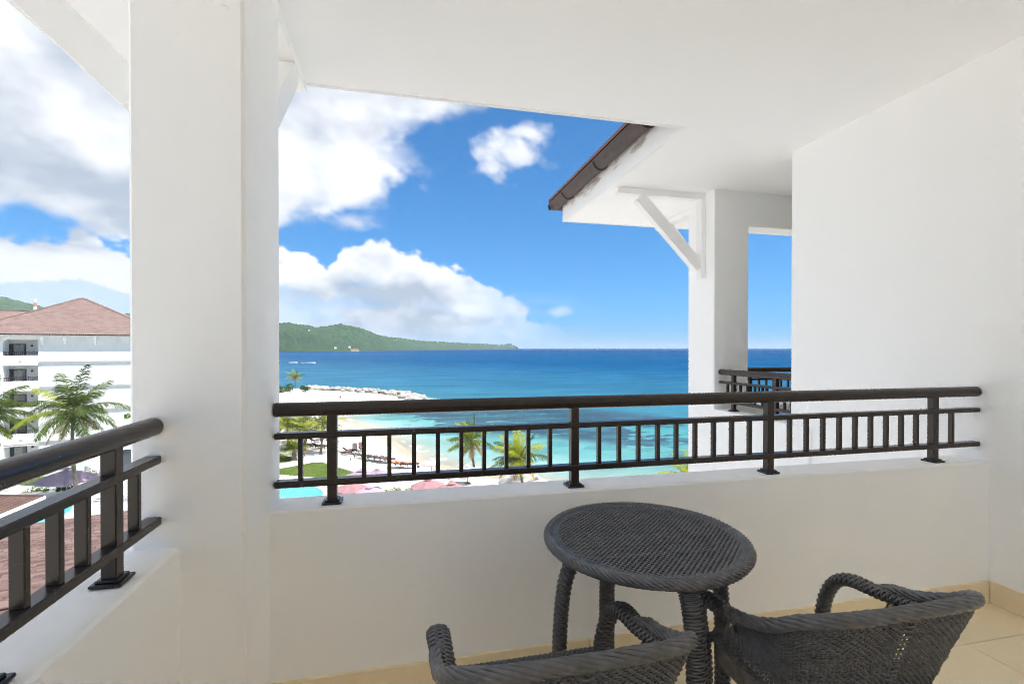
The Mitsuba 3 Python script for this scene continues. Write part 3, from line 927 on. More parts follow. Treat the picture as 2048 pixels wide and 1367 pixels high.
for x, y, L, a_, lab in ((-114, 556, 8.5, .2, 'smaller white boat on the bay, left of the longer one'), (-94.6, 534, 14, .05, 'long low white boat moored on the bay before the hills')):
    bk = thing('boat', lab, 'boat')
    at = tw(x, y, SEA, a_)
    part(bk, 'hull', ply(hull(L, L * .22, 1.5), 'boat_hull'), at=at)
    for f in (-.25, 0, .2):
        part(bk, 'bench', ply(box(L * f - .3, L * f + .3, -L * .09, L * .09, .95, 1.1), 'boat_blue'), at=at)
    part(bk, 'outboard_motor', ply(cat([box(-L / 2 - .45, -L / 2 + .05, -.25, .25, .3, 1.9, .08), box(-L / 2 - .35, -L / 2 - .1, -.1, .1, -.5, .4)]), 'boat_blue'), at=at)

# lawns, paths, pool
def lawn_col(p, n, uv):
    a = fbm(p.x * .55, p.y * .55, 0.0, 4)
    b = noise(p.x * 6, p.y * 6, 0.0)
    return mix((0.055, 0.115, 0.022), (0.150, 0.170, 0.048), a * .75 + b * .25)


mat('lawn', proc(lawn_col), 0.95, 0.1, lambda p, n, uv: noise(p.x * 14, p.y * 14, 0.0) * .06, 1.0, .01)
mat('blade', proc(lawn_col), 0.8, 0.2)


def paving_col(p, n, uv):
    a = fbm(p.x * .7, p.y * .7, 0.0, 4)
    j = dr.minimum(dr.abs(p.x * .8 - dr.round(p.x * .8)), dr.abs(p.y * .8 - dr.round(p.y * .8)))
    return mix((0.52, 0.505, 0.48), (0.60, 0.585, 0.56), a) * (1 - .16 * (1 - smoothstep(0.012, 0.03, j)))


mat('paving', proc(paving_col), 0.85, 0.2)
mat('kerb_stone', proc(lambda p, n, uv: mix((.36, .34, .31), (.50, .48, .44), noise(p.x * 4, p.y * 4, p.z * 4))), .9, .2)
paving = Polygon([(-19, 79), (-14.2, 76.0), (-8.6, 73.2), (-6.2, 70.2), (-1.2, 63.2), (4, 57.6), (9.2, 52.6), (6, 48.5), (-1.7, 56.9), (-6.1, 63.2), (-10.6, 69.3), (-15.2, 66.9), (-24, 63), (-24, 69), (-16.2, 70.6)])
setting('path', ply(flat(paving, .045), 'paving'), 'pale paved walk between the lawn and the loungers', 'path')
pool_right = Polygon([(-22, 44), (-21, 57), (-17, 58.6), (-13, 58.4), (-9.4, 57.2), (-8.1, 54.6), (-7.6, 51), (-9, 46), (-14, 43)])
pool_left = Polygon([(-41, 46), (-32.5, 46.5), (-30.6, 49.5), (-30.4, 53.4), (-31.2, 55.3), (-33.2, 55.9), (-41, 55.5)])
deck = Polygon([(-48, 34), (14, 34), (14, 47.5), (5.6, 48.4), (-1.9, 56.8), (-2.6, 57.2), (-9.3, 60.4), (-12, 62), (-15, 63.4), (-24, 62.5), (-34, 61.5), (-39.7, 63.5), (-46, 60)]).difference(pool_right).difference(pool_left)
setting('pool_deck', ply(extr(deck, -.4, .115), 'paving'), 'pale paved deck round the swimming pools', 'paving')


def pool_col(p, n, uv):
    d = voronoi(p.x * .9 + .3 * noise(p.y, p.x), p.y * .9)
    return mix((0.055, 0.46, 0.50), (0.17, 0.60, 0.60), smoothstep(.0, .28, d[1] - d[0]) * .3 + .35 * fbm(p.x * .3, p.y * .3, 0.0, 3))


mat('pool_water', proc(pool_col), 0.08, 0.4, lambda p, n, uv: fbm(p.x * 1.3, p.y * 1.3, 0.0, 3) * .07, 1.0, .02)
for pl, lab in ((pool_right, 'turquoise swimming pool just right of the corner column, below the front railing'), (pool_left, 'turquoise swimming pool seen between the balusters of the left railing')):
    pk = setting('pool', ply(flat(pl.buffer(.1), .072), 'pool_water'), lab, 'swimming pool')
    part(pk, 'edge', ply(extr(LineString(list(pl.exterior.coords)).buffer(.16), -.2, .135), 'kerb_stone'))
grng = np.random.default_rng(12)
for poly in ([(-15.2, 66.6), (-11.8, 69.3), (-10.7, 69.1), (-6.3, 63.0), (-2.6, 57.4), (-9.5, 60.5), (-11.8, 62.0), (-14.6, 63.6), (-24, 62.6), (-24, 63.0)],
             [(-26, 80), (-17.2, 75.9), (-14.5, 72.2), (-14.1, 70.9), (-16.2, 70.1), (-26, 68.6)],
             [(-52, 69.5), (-41.3, 65.0), (-35.6, 68.2), (-38, 73.5), (-52, 78)]):
    pg = Polygon(poly)
    lk = setting('lawn', ply(flat(pg, .052), 'lawn'), 'clipped green lawn beside the paved walk', 'lawn')
    n = int(pg.area * 60)
    mnx, mny, mxx, mxy = pg.bounds
    pt = np.column_stack([grng.uniform(mnx, mxx, n), grng.uniform(mny, mxy, n)])
    pt = pt[shapely.contains(pg, shapely.points(pt))]
    an = grng.uniform(0, 6.28, len(pt)); h = grng.uniform(.05, .13, len(pt))
    dx = np.column_stack([np.cos(an), np.sin(an)]) * .035
    le = grng.normal(0, .03, (len(pt), 2))
    v = np.stack([np.column_stack([pt - dx, np.full(len(pt), .05)]), np.column_stack([pt + dx, np.full(len(pt), .05)]), np.column_stack([pt + le, .05 + h])], 1).reshape(-1, 3)
    part(lk, 'grass', ply((v, np.arange(len(v)).reshape(-1, 3)), 'blade'), kind='stuff')
# dark strips set into the walk
for pts in ([(-13.9, 73.2), (-12.6, 71.9), (-8.5, 71.4), (-5.2, 67.4), (3.3, 58.5), (8, 53.4)], [(-10.9, 69.5), (-10.0, 69.2), (-5.9, 63.6), (-1.3, 57.4), (5.8, 49.2)]):
    setting('paving_joint', ply(extr(LineString(pts).buffer(.07), .03, .062), 'kerb_stone'), 'narrow stone strip set into the paved walk', 'kerb')

# rock bank along the spit
rr_ = np.random.default_rng(21)
ico = trimesh.creation.icosphere(subdivisions=1)
rocks = []
edge_pts = np.array([(-37, 200.6), (-34, 200.4), (-19.1, 189.6), (-4.1, 173.6), (1.1, 167), (4.2, 157), (6.2, 153.2), (3.2, 149)])
es = np.r_[0, np.cumsum(np.linalg.norm(np.diff(edge_pts, axis=0), axis=1))]
for k in range(420):
    s = rr_.uniform(0, es[-1]) if k < 330 else rr_.uniform(.72 * es[-1], es[-1])
    c = np.array([np.interp(s, es, edge_pts[:, 0]), np.interp(s, es, edge_pts[:, 1])]) + rr_.normal(0, 1.0, 2) + np.array([-.6, -1.6]) * rr_.uniform(-.3, 2.2)
    r = rr_.uniform(.45, 1.1)
    v = ico.vertices * (1 + .35 * (meshkit.noise(ico.vertices * 1.7 + k * 3.1, k)[:, None] - .5)) * (r * np.array([rr_.uniform(.8, 1.5), rr_.uniform(.7, 1.2), rr_.uniform(.5, .85)]))
    rocks.append(rotz((v, ico.faces), rr_.uniform(0, 6.3), (c[0], c[1], rr_.uniform(-.3, .55))))
mat('rock', proc(lambda p, n, uv: mix((.24, .225, .205), (.58, .55, .51), fbm(p.x * .9, p.y * .9, p.z * 1.4, 4))), .95, .15)
stuff('rocks', ply(cat(rocks), 'rock', smooth=30), 'bank of pale boulders along the outer edge of the sand spit', 'rocks')
stones = []
for k in range(90):
    f = k / 90
    c = np.array([-8.6 + 2.6 * f, 72.9 + 1.9 * f + .4 * math.sin(f * 5)]) + rr_.normal(0, .07, 2)
    r = rr_.uniform(.12, .22)
    stones.append(rotz((ico.vertices * r * [1.2, .9, .7], ico.faces), rr_.uniform(0, 6), (c[0], c[1], .08)))
for k in range(70):
    f = k / 70
    c = np.array([-21 + 6.2 * f, 79.5 - 5.4 * f]) + rr_.normal(0, .07, 2)
    r = rr_.uniform(.12, .22)
    stones.append(rotz((ico.vertices * r * [1.2, .9, .7], ico.faces), rr_.uniform(0, 6), (c[0], c[1], .08)))
stuff('edging_stones', ply(cat(stones), 'rock', smooth=30), 'low edging of small stones between the sand and the paved walk', 'stones')

# ------------------------------------------------------------------ hotel wing across the garden
P0 = np.array([-42.47, 68.76, 0.0]); TV = np.array([.951, .309, 0]); NV = np.array([.309, -.951, 0])
BA = math.atan2(.309, .951)
bat = T().translate(list(P0)).rotate([0, 0, 1], math.degrees(BA))        # local: x along the facade, -y outwards, z up
mat('stucco', proc(lambda p, n, uv: mix((.72, .715, .70), (.78, .775, .765), fbm(p.x * .8, p.y * .8, p.z * .8, 4)) * (1 - .10 * smoothstep(.55, .75, fbm(p.x * 2.2, p.y * 2.2, p.z * .35, 3)))), .8, .2)
mat('dark_frame', (.020, .016, .015), .4, .5)
scene['mat_window_glass'] = {'type': 'principled', 'base_color': {'type': 'rgb', 'value': [.030, .048, .068]}, 'roughness': .03, 'specular': 1.0}
scene['mat_window_glass'] = {'type': 'twosided', 'bsdf': scene['mat_window_glass']}
mat('curtain', (.45, .44, .41), .9, .1)


def far_roof_col(p, n, uv):
    a = noise(p.x * 1.7, p.y * 1.7, p.z * 5)
    b = noise(p.x * 4.5, p.y * 4.5, p.z * 9)
    return mix(mix((.175, .112, .098), (.265, .185, .165), a), (.36, .275, .245), b * .40)


mat('far_shingle', proc(far_roof_col), .9, .15)
bk = thing('hotel_building', 'white hotel wing with a pink shingle roof and recessed balconies across the garden', 'building')


def bp(name, meshes, m, parent=None, **k):
    return part(parent or bk, name, ply(cat(meshes) if isinstance(meshes, list) else meshes, m), at=bat, **k)


bays = [(14.65, 16.52, 13.45), (11.60, 13.45, 10.40), (8.52, 10.40, 7.25), (5.35, 7.25, 4.15), (1.2, 4.15, 0.0)]
bp('wall', [box(-14, -3.02, 0, .35, 0, 17.0), box(0, 21, 0, .35, 0, 17.0), box(-3.02, 0, 0, .35, 16.52, 17.0)], 'stucco')
for sill, top, bot in bays:
    bp('spandrel', box(-3.02, 0, -.03, .32, bot, sill, .01), 'stucco')
    bp('recess', [box(-3.9, -3.02, .35, 2.0, bot, top), box(0, .3, .35, 2.0, bot, top), box(-3.9, .3, 2.0, 2.2, bot, top), box(-3.9, .3, .35, 2.0, bot - .15 + .4, bot + .4), box(-3.9, .3, .35, 2.0, top, top + .14)], 'stucco')
    w = bp('window', [box(-3.88, -3.80, 1.93, 1.99, bot + .4, top - .48), box(-1.62, -1.53, 1.93, 1.99, bot + .4, top - .48), box(-3.80, -1.62, 1.93, 1.99, top - .57, top - .48), box(-2.74, -2.67, 1.94, 1.99, bot + .4, top - .57)], 'dark_frame')
    bp('pane', box(-3.80, -2.74, 1.955, 1.965, bot + .4, top - .57), 'window_glass', w)
    bp('pane', box(-2.67, -1.62, 1.955, 1.965, bot + .4, top - .57), 'window_glass', w)
    bp('curtain', [box(-2.62 + .08 * i, -2.56 + .08 * i, 1.93 + .008 * (i % 2), 1.95, bot + .42, top - .60) for i in range(int(3 + 9 * ((sill * 7.3) % 1)))], 'curtain', w)
    bp('wall_lamp', box(-1.12, -.92, 1.90, 2.0, top - .82, top - .60, .02), 'dark_frame')
    if sill > 5:
        rk = bp('railing', [box(-3.0, -.02, .10, .16, sill + .42, sill + .48), box(-3.0, -.02, .11, .15, sill + .30, sill + .33), box(-3.0, -.02, .11, .15, sill + .06, sill + .09)], 'brown_enamel', kind=None)
        bp('bars', [box(x, x + .04, .115, .145, sill, sill + .42) for x in np.arange(-2.95, 0, .17)], 'brown_enamel', rk, kind='stuff')
        lk = bp('outdoor_lamp', box(-1.62, -1.36, -.16, -.03, bot + .55, bot + .66, .02), 'house_white')
for z in (13.80, 10.78, 7.78, 4.26):
    bp('ledge', [box(.15, 21.1, -.20, 0, z, z + .10), box(.15, 21.1, -.30, 0, z + .10, z + .30), box(.15, 21.1, -.12, 0, z + .30, z + .42)], 'stucco')
    bp('ledge', [box(-3.02, .15, -.09, -.03, z - .33, z - .25)], 'stucco')
d_ = bp('door', [box(7.75, 7.83, -.03, 0, 0, 2.45), box(8.9, 8.98, -.03, 0, 0, 2.45), box(7.83, 8.9, -.03, 0, 2.37, 2.45)], 'dark_frame')
bp('pane', box(7.83, 8.9, -.012, -.004, 0, 2.37), 'window_glass', d_)
bp('soffit', box(-14, 21.9, -.92, 0, 16.93, 17.0), 'stucco')
bp('fascia_board', box(-14, 21.9, -.95, -.92, 16.90, 17.16), 'house_white')
bp('gutter', box(-14, 21.9, -1.06, -.95, 17.08, 17.20, .03), 'dark_frame')
for s in (.42, 2.45, 5.3, 9, 13, 17):
    bp('eave_bracket', [obox((s, 0, 16.0), (s, -.85, 16.86), .09, .10), box(s - .05, s + .05, -.06, 0, 15.9, 16.93), box(s - .045, s + .045, -.9, 0, 16.84, 16.93)], 'white_trim')
bp('eave_bracket', [obox((-3.05, -.4, 16.05), (-2.35, -.4, 16.9), .09, .10)], 'white_trim')
e, rz_ = 17.19, 20.2
pk_ = np.array([2.83, 6.5, 22.25])
bp('roof', [(np.array([[-7.0, -1.02, e], [13.2, -1.02, e], [13.2, 15, e], [-7.0, 15, e], pk_ + [-.35, 0, 0], pk_ + [.35, 0, 0]]), np.array([[0, 1, 5], [0, 5, 4], [1, 2, 5], [2, 3, 4], [2, 4, 5], [3, 0, 4], [0, 2, 1], [0, 3, 2]])),
            (np.array([[-26, -1.0, e + .01], [1.0, -1.0, e + .01], [1.0, 5, rz_], [-26, 5, rz_], [-26, 11, e], [1.0, 11, e]]), np.array([[0, 1, 2], [0, 2, 3], [3, 2, 5], [3, 5, 4], [0, 3, 4], [1, 5, 2]])),
            (np.array([[10, -1.0, e + .02], [22, -1.0, e + .02], [22, 5, 19.6], [10, 5, 19.6], [10, 11, e], [22, 11, e]]), np.array([[0, 1, 2], [0, 2, 3], [3, 2, 5], [3, 5, 4], [0, 3, 4], [1, 5, 2]]))], 'far_shingle')
bp('ridge_cap', [obox((-26, 5, rz_ + .02), (-.6, 5, rz_ + .02), .3, .08), obox(pk_, (-7.0, -1.02, e + .05), .25, .07), obox(pk_, (13.2, -1.02, e + .05), .25, .07)], 'far_shingle')
mat('signal_red', (.55, .30, .26), .6, .3)
mk = thing('vent_pipe', 'white pipe with faint red bands standing behind the pink roof ridge', 'pipe')
for i, z in enumerate(np.arange(19.0, 22.6, .6)):
    part(mk, 'pipe_section', ply(cyl((-55.8, 89.8, z), (-55.8, 89.8, z + .6), .22 if i % 2 == 0 else .20), 'house_white' if i % 2 == 0 else 'signal_red', smooth=40))

# ------------------------------------------------------------------ low roofs under the left railing
A_ = np.array([.955, .297, 0]); D_ = np.array([-.297, .955, 0])


def low_roof():
    """Shingle courses, each a run of tabs with a real butt edge, from the far eave up to the near ridge."""
    e0 = np.array([-15.31, 26.08, 7.6]); r0 = np.array([-8.7, 13.32, 9.6])
    run = float((e0 - r0) @ D_)
    g = np.random.default_rng(8)
    mats = {k: [] for k in range(3)}
    n = int(run / .20)
    for j in range(n):
        d0, d1 = run * (1 - j / n), run * (1 - (j + 1) / n)
        z0, z1 = 7.6 + 2.0 * (j / n), 7.6 + 2.0 * ((j + 1) / n)
        s = -17.0 + g.uniform(0, .3)
        while s < 1.5:
            w = g.choice([.28, .33, .36, .42])
            lift = g.uniform(.028, .045)
            base = r0 - np.array([0, 0, 9.6])
            c = [base + A_ * s + D_ * (d0 + g.uniform(-.008, .012)) + [0, 0, z0 + lift], base + A_ * (s + w - .012) + D_ * (d0 + g.uniform(-.008, .012)) + [0, 0, z0 + lift],
                 base + A_ * (s + w - .012) + D_ * (d1 - .02) + [0, 0, z1 + .002], base + A_ * s + D_ * (d1 - .02) + [0, 0, z1 + .002]]
            c += [c[0] - [0, 0, lift + .012], c[1] - [0, 0, lift + .012]]
            mats[int(g.integers(3))].append((np.array(c), np.array([[0, 1, 2], [0, 2, 3], [4, 5, 1], [4, 1, 0]])))
            s += w
    return mats, r0, run


mt, r0_, run_ = low_roof()
for k, (a_, b_) in enumerate((((.145, .092, .080), (.215, .145, .128)), ((.185, .122, .106), (.265, .185, .163)), ((.105, .068, .060), (.165, .110, .098)))):
    mat(f'tab_{k}', proc(lambda p, n, uv, a_=a_, b_=b_: mix(a_, b_, noise(p.x * 5, p.y * 5, p.z * 5) * .6 + noise(p.x * 60, p.y * 60, 0.0) * .4)), .95, .12)
lb = thing('low_building', 'low wing with a brownish pink shingle roof directly below the left railing', 'building')
br = r0_ - [0, 0, r0_[2]]
roof_pts = [br + A_ * s + D_ * d + [0, 0, z] for s, d, z in ((-17, run_, 7.57), (1.6, run_, 7.57), (1.6, 0, 9.57), (-17, 0, 9.57))]
rk = part(lb, 'roof', ply(slab_quad(roof_pts, .02), 'tab_2'))
for k in range(3):
    part(rk, 'shingles', ply(cat(mt[k]), f'tab_{k}'), kind='stuff')
part(rk, 'ridge_cap', ply(cat([obox(br + A_ * s + [0, 0, 9.62], br + A_ * (s + .33) + [0, 0, 9.635], .34, .06, c=.02) for s in np.arange(-17, 1.5, .34)]), 'tab_1'), kind='stuff')
part(rk, 'near_slope', ply(slab_quad([br + A_ * s + D_ * d + [0, 0, z] for s, d, z in ((-17, 0, 9.57), (1.6, 0, 9.57), (1.6, -7, 8.5), (-17, -7, 8.5))], .02), 'tab_0'))
w_ = [br + A_ * s + D_ * d for s, d in ((-16.5, run_ - .5), (1.2, run_ - .5), (1.2, -6.5), (-16.5, -6.5))]
part(lb, 'wall', ply(slab_quad(w_, 7.5), 'stucco'))
mat('roof_brown', proc(lambda p, n, uv: mix((.115, .070, .058), (.20, .125, .105), noise(p.x * 3, p.y * 3, p.z * 3) * .5 + noise(p.x * 25, p.y * 25, p.z * 25) * .5)), .95, .1)

pv = thing('pavilion', 'brown roofed garden pavilion with a white edge, left of the pool', 'pavilion')
pc = np.array([-32.15, 42.45]); hw_ = 3.85


def hip_courses(c, h, z0, z1, n):
    out = []
    for j in range(n):
        f0, f1 = 1 - j / n, 1 - (j + 1) / n
        a0, a1, b0, b1 = h * f0, h * f1 + .03, z0 + (z1 - z0) * j / n, z0 + (z1 - z0) * (j + 1) / n
        for k in range(4):
            q0 = np.array([[-a0, a0], [a0, a0], [a1, a1], [-a1, a1]])
            r = np.array([[math.cos(k * math.pi / 2), -math.sin(k * math.pi / 2)], [math.sin(k * math.pi / 2), math.cos(k * math.pi / 2)]])
            q0 = q0 @ r.T + c
            v = np.column_stack([q0, [b0 + .05, b0 + .05, b1 + .01, b1 + .01]])
            v = np.vstack([v, v[:2] - [0, 0, .07]])
            out.append((v, np.array([[0, 2, 1], [0, 3, 2], [4, 0, 1], [4, 1, 5]])))
    return cat(out)


part(pv, 'roof', ply(hip_courses(pc, hw_, 3.55, 5.0, 15), 'roof_brown'), kind=None)
part(pv, 'hip_cap', ply(cat([obox((pc[0] + sx * hw_, pc[1] + sy * hw_, 3.62), (pc[0], pc[1], 5.08), .26, .06) for sx in (-1, 1) for sy in (-1, 1)]), 'roof_brown'))
part(pv, 'white_edge', ply(cat([box(pc[0] - hw_ - .12, pc[0] + hw_ + .12, pc[1] + s * hw_ - .10, pc[1] + s * hw_ + .10, 3.12, 3.52, .02) for s in (-1, 1)] + [box(pc[0] + s * hw_ - .12, pc[0] + s * hw_ + .12, pc[1] - hw_ + .1, pc[1] + hw_ - .1, 3.12, 3.52, .02) for s in (-1, 1)]), 'house_white'))
for sx in (-1, 1):
    for sy in (-1, 1):
        part(pv, 'post', ply(box(pc[0] + sx * 3.4 - .12, pc[0] + sx * 3.4 + .12, pc[1] + sy * 3.4 - .12, pc[1] + sy * 3.4 + .12, 0, 3.3), 'house_white'))

# ------------------------------------------------------------------ palms and shrubs
def leaf_mat(name, a_, b_, trans):
    scene['mat_' + name] = {'type': 'principledthin', 'base_color': proc(lambda p, n, uv: mix(a_, b_, noise(p.x * 2.3, p.y * 2.3, p.z * 2.3) * .6 + noise(p.x * 13, p.y * 13, p.z * 13) * .4)), 'roughness': .45, 'spec_trans': 0.0, 'diff_trans': trans, 'eta': 1.4}


leaf_mat('frond_green', (.060, .098, .026), (.150, .190, .054), .7)
leaf_mat('frond_yellow', (.27, .34, .03), (.54, .54, .07), .8)
leaf_mat('frond_brown', (.32, .19, .075), (.55, .36, .15), .5)
leaf_mat('leaf_dark', (.035, .085, .030), (.10, .18, .055), .5)
leaf_mat('leaf_fresh', (.10, .19, .018), (.22, .33, .045), .8)
leaf_mat('leaf_olive', (.16, .17, .03), (.26, .26, .07), .6)
mat('palm_trunk', proc(lambda p, n, uv: mix((.13, .10, .075), (.27, .215, .165), noise(p.x * 2, p.y * 2, p.z * 9) * .6 + noise(p.x * 9, p.y * 9, p.z * 30) * .4)), .95, .1)
mat('bark', (.12, .09, .065), .95, .1)


def frond(origin, az_, el_, L, droop, wind, g, pairs=34, wmax=.070, ragged=.12):
    """One feather leaf: a drooping rachis and two rows of hanging leaflets."""
    n = 13
    d = np.array([math.cos(az_) * math.cos(el_), math.sin(az_) * math.cos(el_), math.sin(el_)])
    pts = [np.array(origin, float)]
    for i in range(n - 1):
        d = d + (np.array([0, 0, -1]) * droop * (.35 + 1.1 * i / n) + wind) * (L / n) * .30
        d /= np.linalg.norm(d)
        pts.append(pts[-1] + d * L / (n - 1))
    P = np.array(pts)
    t, _, _ = frames(P)
    rac = tube(P, np.linspace(.030, .006, n) * (L / 3.6), 4, cap=False)
    tri, cnt, fa = [], 0, []
    for i in range(pairs):
        f = .10 + .90 * (i + .5) / pairs
        x = f * (n - 1); k = min(int(x), n - 2); w_ = x - k
        c = P[k] * (1 - w_) + P[k + 1] * w_
        tt = t[k] * (1 - w_) + t[k + 1] * w_
        sd = np.cross(tt, [0, 0, 1.0]); sn = np.linalg.norm(sd)
        sd = sd / sn if sn > .05 else np.array([math.sin(az_), -math.cos(az_), 0])
        ln = L * .30 * (math.sin(math.pi * min(1, .12 + .88 * f) ** .9) ** .55 + .12) * g.uniform(.75, 1.1)
        for s in (-1, 1):
            if g.random() < ragged * .5:
                continue
            dr_ = sd * s * g.uniform(.65, 1.0) + tt * g.uniform(.45, .75) + np.array([0, 0, g.uniform(-.55, -.05)]) + np.asarray(wind) * .35
            dr_ /= np.linalg.norm(dr_)
            m1 = c + dr_ * ln * .5
            d2 = dr_ + np.array([0, 0, -.75]) * g.uniform(.5, 1.1); d2 /= np.linalg.norm(d2)
            e_ = m1 + d2 * ln * .5
            wv = np.cross(dr_, np.cross(sd, tt)); wv = tt * .8 + wv * .2; wv /= np.linalg.norm(wv)
            wd = wmax * (L / 3.6) * g.uniform(.8, 1.2)
            tri += [c - wv * wd * .4, c + wv * wd * .4, m1 + wv * wd * .5, m1 - wv * wd * .5, e_]
            fa += [[cnt, cnt + 1, cnt + 2], [cnt, cnt + 2, cnt + 3], [cnt + 3, cnt + 2, cnt + 4]]
            cnt += 5
    return cat([rac, (np.array(tri), np.array(fa))])


def palm(label, base, crown, n, L, seed, wind=(0, 0, 0), tones=(.6, .3, .1), r=.15, group=None, up=1.0, nuts=True, lo=-.55, pairs=34):
    g = np.random.default_rng(seed)
    k = thing('palm_tree', label, 'palm tree', group)
    base, crown = np.array(base, float), np.array(crown, float)
    mid = (base + crown) / 2 + np.array([g.uniform(-.25, .25), g.uniform(-.2, .2), 0]) * np.linalg.norm(crown - base) * .12
    path = spline([base, mid, crown], 26)
    rad = np.linspace(r * 1.35, r * .75, 26); rad[:4] *= np.linspace(1.35, 1.0, 4); rad *= 1 + .05 * (np.arange(26) % 2)
    part(k, 'trunk', ply(tube(path, rad, 10), 'palm_trunk', smooth=35))
    if nuts:
        part(k, 'leaf_base', ply(cat([rotz((ico.vertices * [.16, .16, .22] * (r / .15), ico.faces), g.uniform(0, 6), crown + np.array([g.uniform(-.2, .2), g.uniform(-.2, .2), g.uniform(-.25, .05)]) * (r / .15)) for _ in range(9)]), 'bark', smooth=40), kind='stuff')
    for i in range(n):
        f = i / (n - 1)
        el_ = (1.38 - (1.38 - lo) * f ** .85) * up + g.normal(0, .06)
        az_ = i * 2.39996 + g.uniform(-.2, .2)
        LL = L * g.uniform(.82, 1.08) * (.72 + .28 * math.sin(math.pi * min(1, .25 + f)))
        m = g.random()
        age = f + g.normal(0, .1)
        tone = 'frond_brown' if age > 1 - tones[2] else ('frond_yellow' if m < tones[1] else 'frond_green')
        part(k, 'frond', ply(frond(crown + np.array([0, 0, .05]), az_, el_, LL, .95 + .35 * g.random(), np.array(wind, float), g, pairs), tone))
    return k


palm('tall green coconut palm in front of the white hotel wing', (-31.0, 55.6, 0), (-31.34, 55.39, 9.3), 29, 5.0, 3, (0, 0, 0), (.78, .14, .05), .15, pairs=44, lo=-.95)
palm('green coconut palm at the left edge of the picture, half outside it', (-39.2, 55.8, 0), (-39.2, 56.1, 8.9), 30, 4.9, 5, (0, 0, 0), (.8, .14, .03), .15, pairs=48, lo=-.9)
palm('windblown yellow coconut palm on the beach, left of the other one by the water', (8.9, 59.4, -.1), (8.4, 58.94, 4.0), 26, 3.7, 8, (-.55, .1, 0), (.3, .55, .24), .13, pairs=44, lo=-.8)
palm('windblown bright yellow green coconut palm, nearest the water behind the railing', (11.6, 44.9, 0), (10.85, 44.63, 4.9), 30, 3.3, 13, (-.5, .1, 0), (.22, .68, .10), .13, pairs=46, lo=-.8)
palm('yellow green palm crown showing beside the wall of the neighbouring balcony', (26.2, 39.4, 0), (25.9, 39.23, 3.6), 22, 2.8, 17, (-.4, .1, 0), (.3, .6, .1), .12)
palm('small yellow palm standing alone on the far sand spit', (-39.6, 197.4, 0), (-39.83, 197.57, 4.4), 24, 4.2, 19, (-.1, 0, 0), (.15, .6, .25), .16, pairs=26)
palm('young green palm with a thick short trunk on the lawn corner', (-14.5, 71.3, 0), (-14.6, 71.3, 1.5), 20, 3.3, 23, (0, 0, 0), (.6, .35, .02), .26, nuts=False, lo=.05)
palm('leftmost yellow green palm of the grove beside the loungers', (-17.0, 79.9, 0), (-17.18, 79.8, 3.6), 28, 3.4, 29, (0, 0, 0), (.35, .6, .06), .13, 'palms of the grove beside the loungers')
palm('middle yellow green palm of the grove beside the loungers', (-14.3, 77.3, 0), (-14.3, 77.08, 3.5), 28, 3.3, 31, (0, 0, 0), (.35, .6, .06), .13, 'palms of the grove beside the loungers')
palm('rightmost palm of the grove, its crown cut by the first railing post', (-11.6, 74.6, 0), (-11.28, 74.34, 4.1), 28, 3.5, 37, (0, 0, 0), (.45, .5, .04), .13, 'palms of the grove beside the loungers')
palm('palm at the back of the grove beside the loungers', (-19.5, 84, 0), (-19.4, 84, 3.9), 24, 3.4, 41, (0, 0, 0), (.4, .55, .05), .13, 'palms of the grove beside the loungers')


def leaves(centres, radii, n, size, seed, squash=.8):
    g = np.random.default_rng(seed)
    out, fa = [], []
    c = 0
    for ce, ra in zip(centres, radii):
        for _ in range(n):
            d = g.normal(size=3); d /= np.linalg.norm(d)
            p = np.asarray(ce) + d * ra * np.array([1, 1, squash]) * g.uniform(.55, 1.0) ** .6
            a_ = g.normal(size=3) + d * .6 + [0, 0, .5]; a_ /= np.linalg.norm(a_)
            u = np.cross(a_, g.normal(size=3)); u /= np.linalg.norm(u); w = np.cross(a_, u)
            s = size * g.uniform(.6, 1.25)
            out += [p - u * s, p + w * s * .42, p + u * s, p - w * s * .42]
            fa += [[c, c + 1, c + 2], [c, c + 2, c + 3]]
            c += 4
    return np.array(out), np.array(fa)


def shrub(name, label, ctr, spread, n_cl, r, n, size, m, seed, cat_='shrub', stems=True, group=None):
    g = np.random.default_rng(seed)
    k = thing(name, label, cat_, group)
    cs = [np.array(ctr) + np.array([g.uniform(-spread[0], spread[0]), g.uniform(-spread[1], spread[1]), g.uniform(0, spread[2])]) for _ in range(n_cl)]
    part(k, 'foliage', ply(leaves(cs, [r * g.uniform(.7, 1.2) for _ in cs], n, size, seed), m))
    if stems:
        part(k, 'stem', ply(cat([tube(spline([(ctr[0] + g.uniform(-.2, .2), ctr[1] + g.uniform(-.2, .2), 0), ((c[0] + ctr[0]) / 2, (c[1] + ctr[1]) / 2, c[2] * .5), tuple(c)], 8), np.linspace(.05, .02, 8), 5) for c in cs]), 'bark'), kind='stuff')
    return k


shrub('bush', 'large green sea grape bush left of the lone palm on the sand spit', (-42.5, 181, .8), (4.5, 1.2, 1.4), 18, 1.3, 60, .34, 'leaf_dark', 51, 'bush')
shrub('bush', 'small round green bush right of the lone palm on the sand spit', (-33.4, 182.5, .7), (.9, .7, 1.0), 7, 1.0, 60, .30, 'leaf_dark', 52, 'bush')
shrub('bush', 'low yellow green scrub on the tip of the rock bank', (1.0, 161.5, .6), (2.6, .8, .3), 12, .55, 40, .22, 'leaf_olive', 53, 'bush')
shrub('bush', 'dark leaved bush between the pavilion and the mauve umbrella', (-34.6, 60.2, .5), (1.2, .6, 1.3), 10, .55, 55, .17, 'leaf_dark', 54, 'bush')
shrub('bush', 'low fresh green plants along the walk beyond the pavilion', (-37.4, 61.8, .1), (1.9, .35, .25), 12, .38, 45, .12, 'leaf_fresh', 55, 'bush')
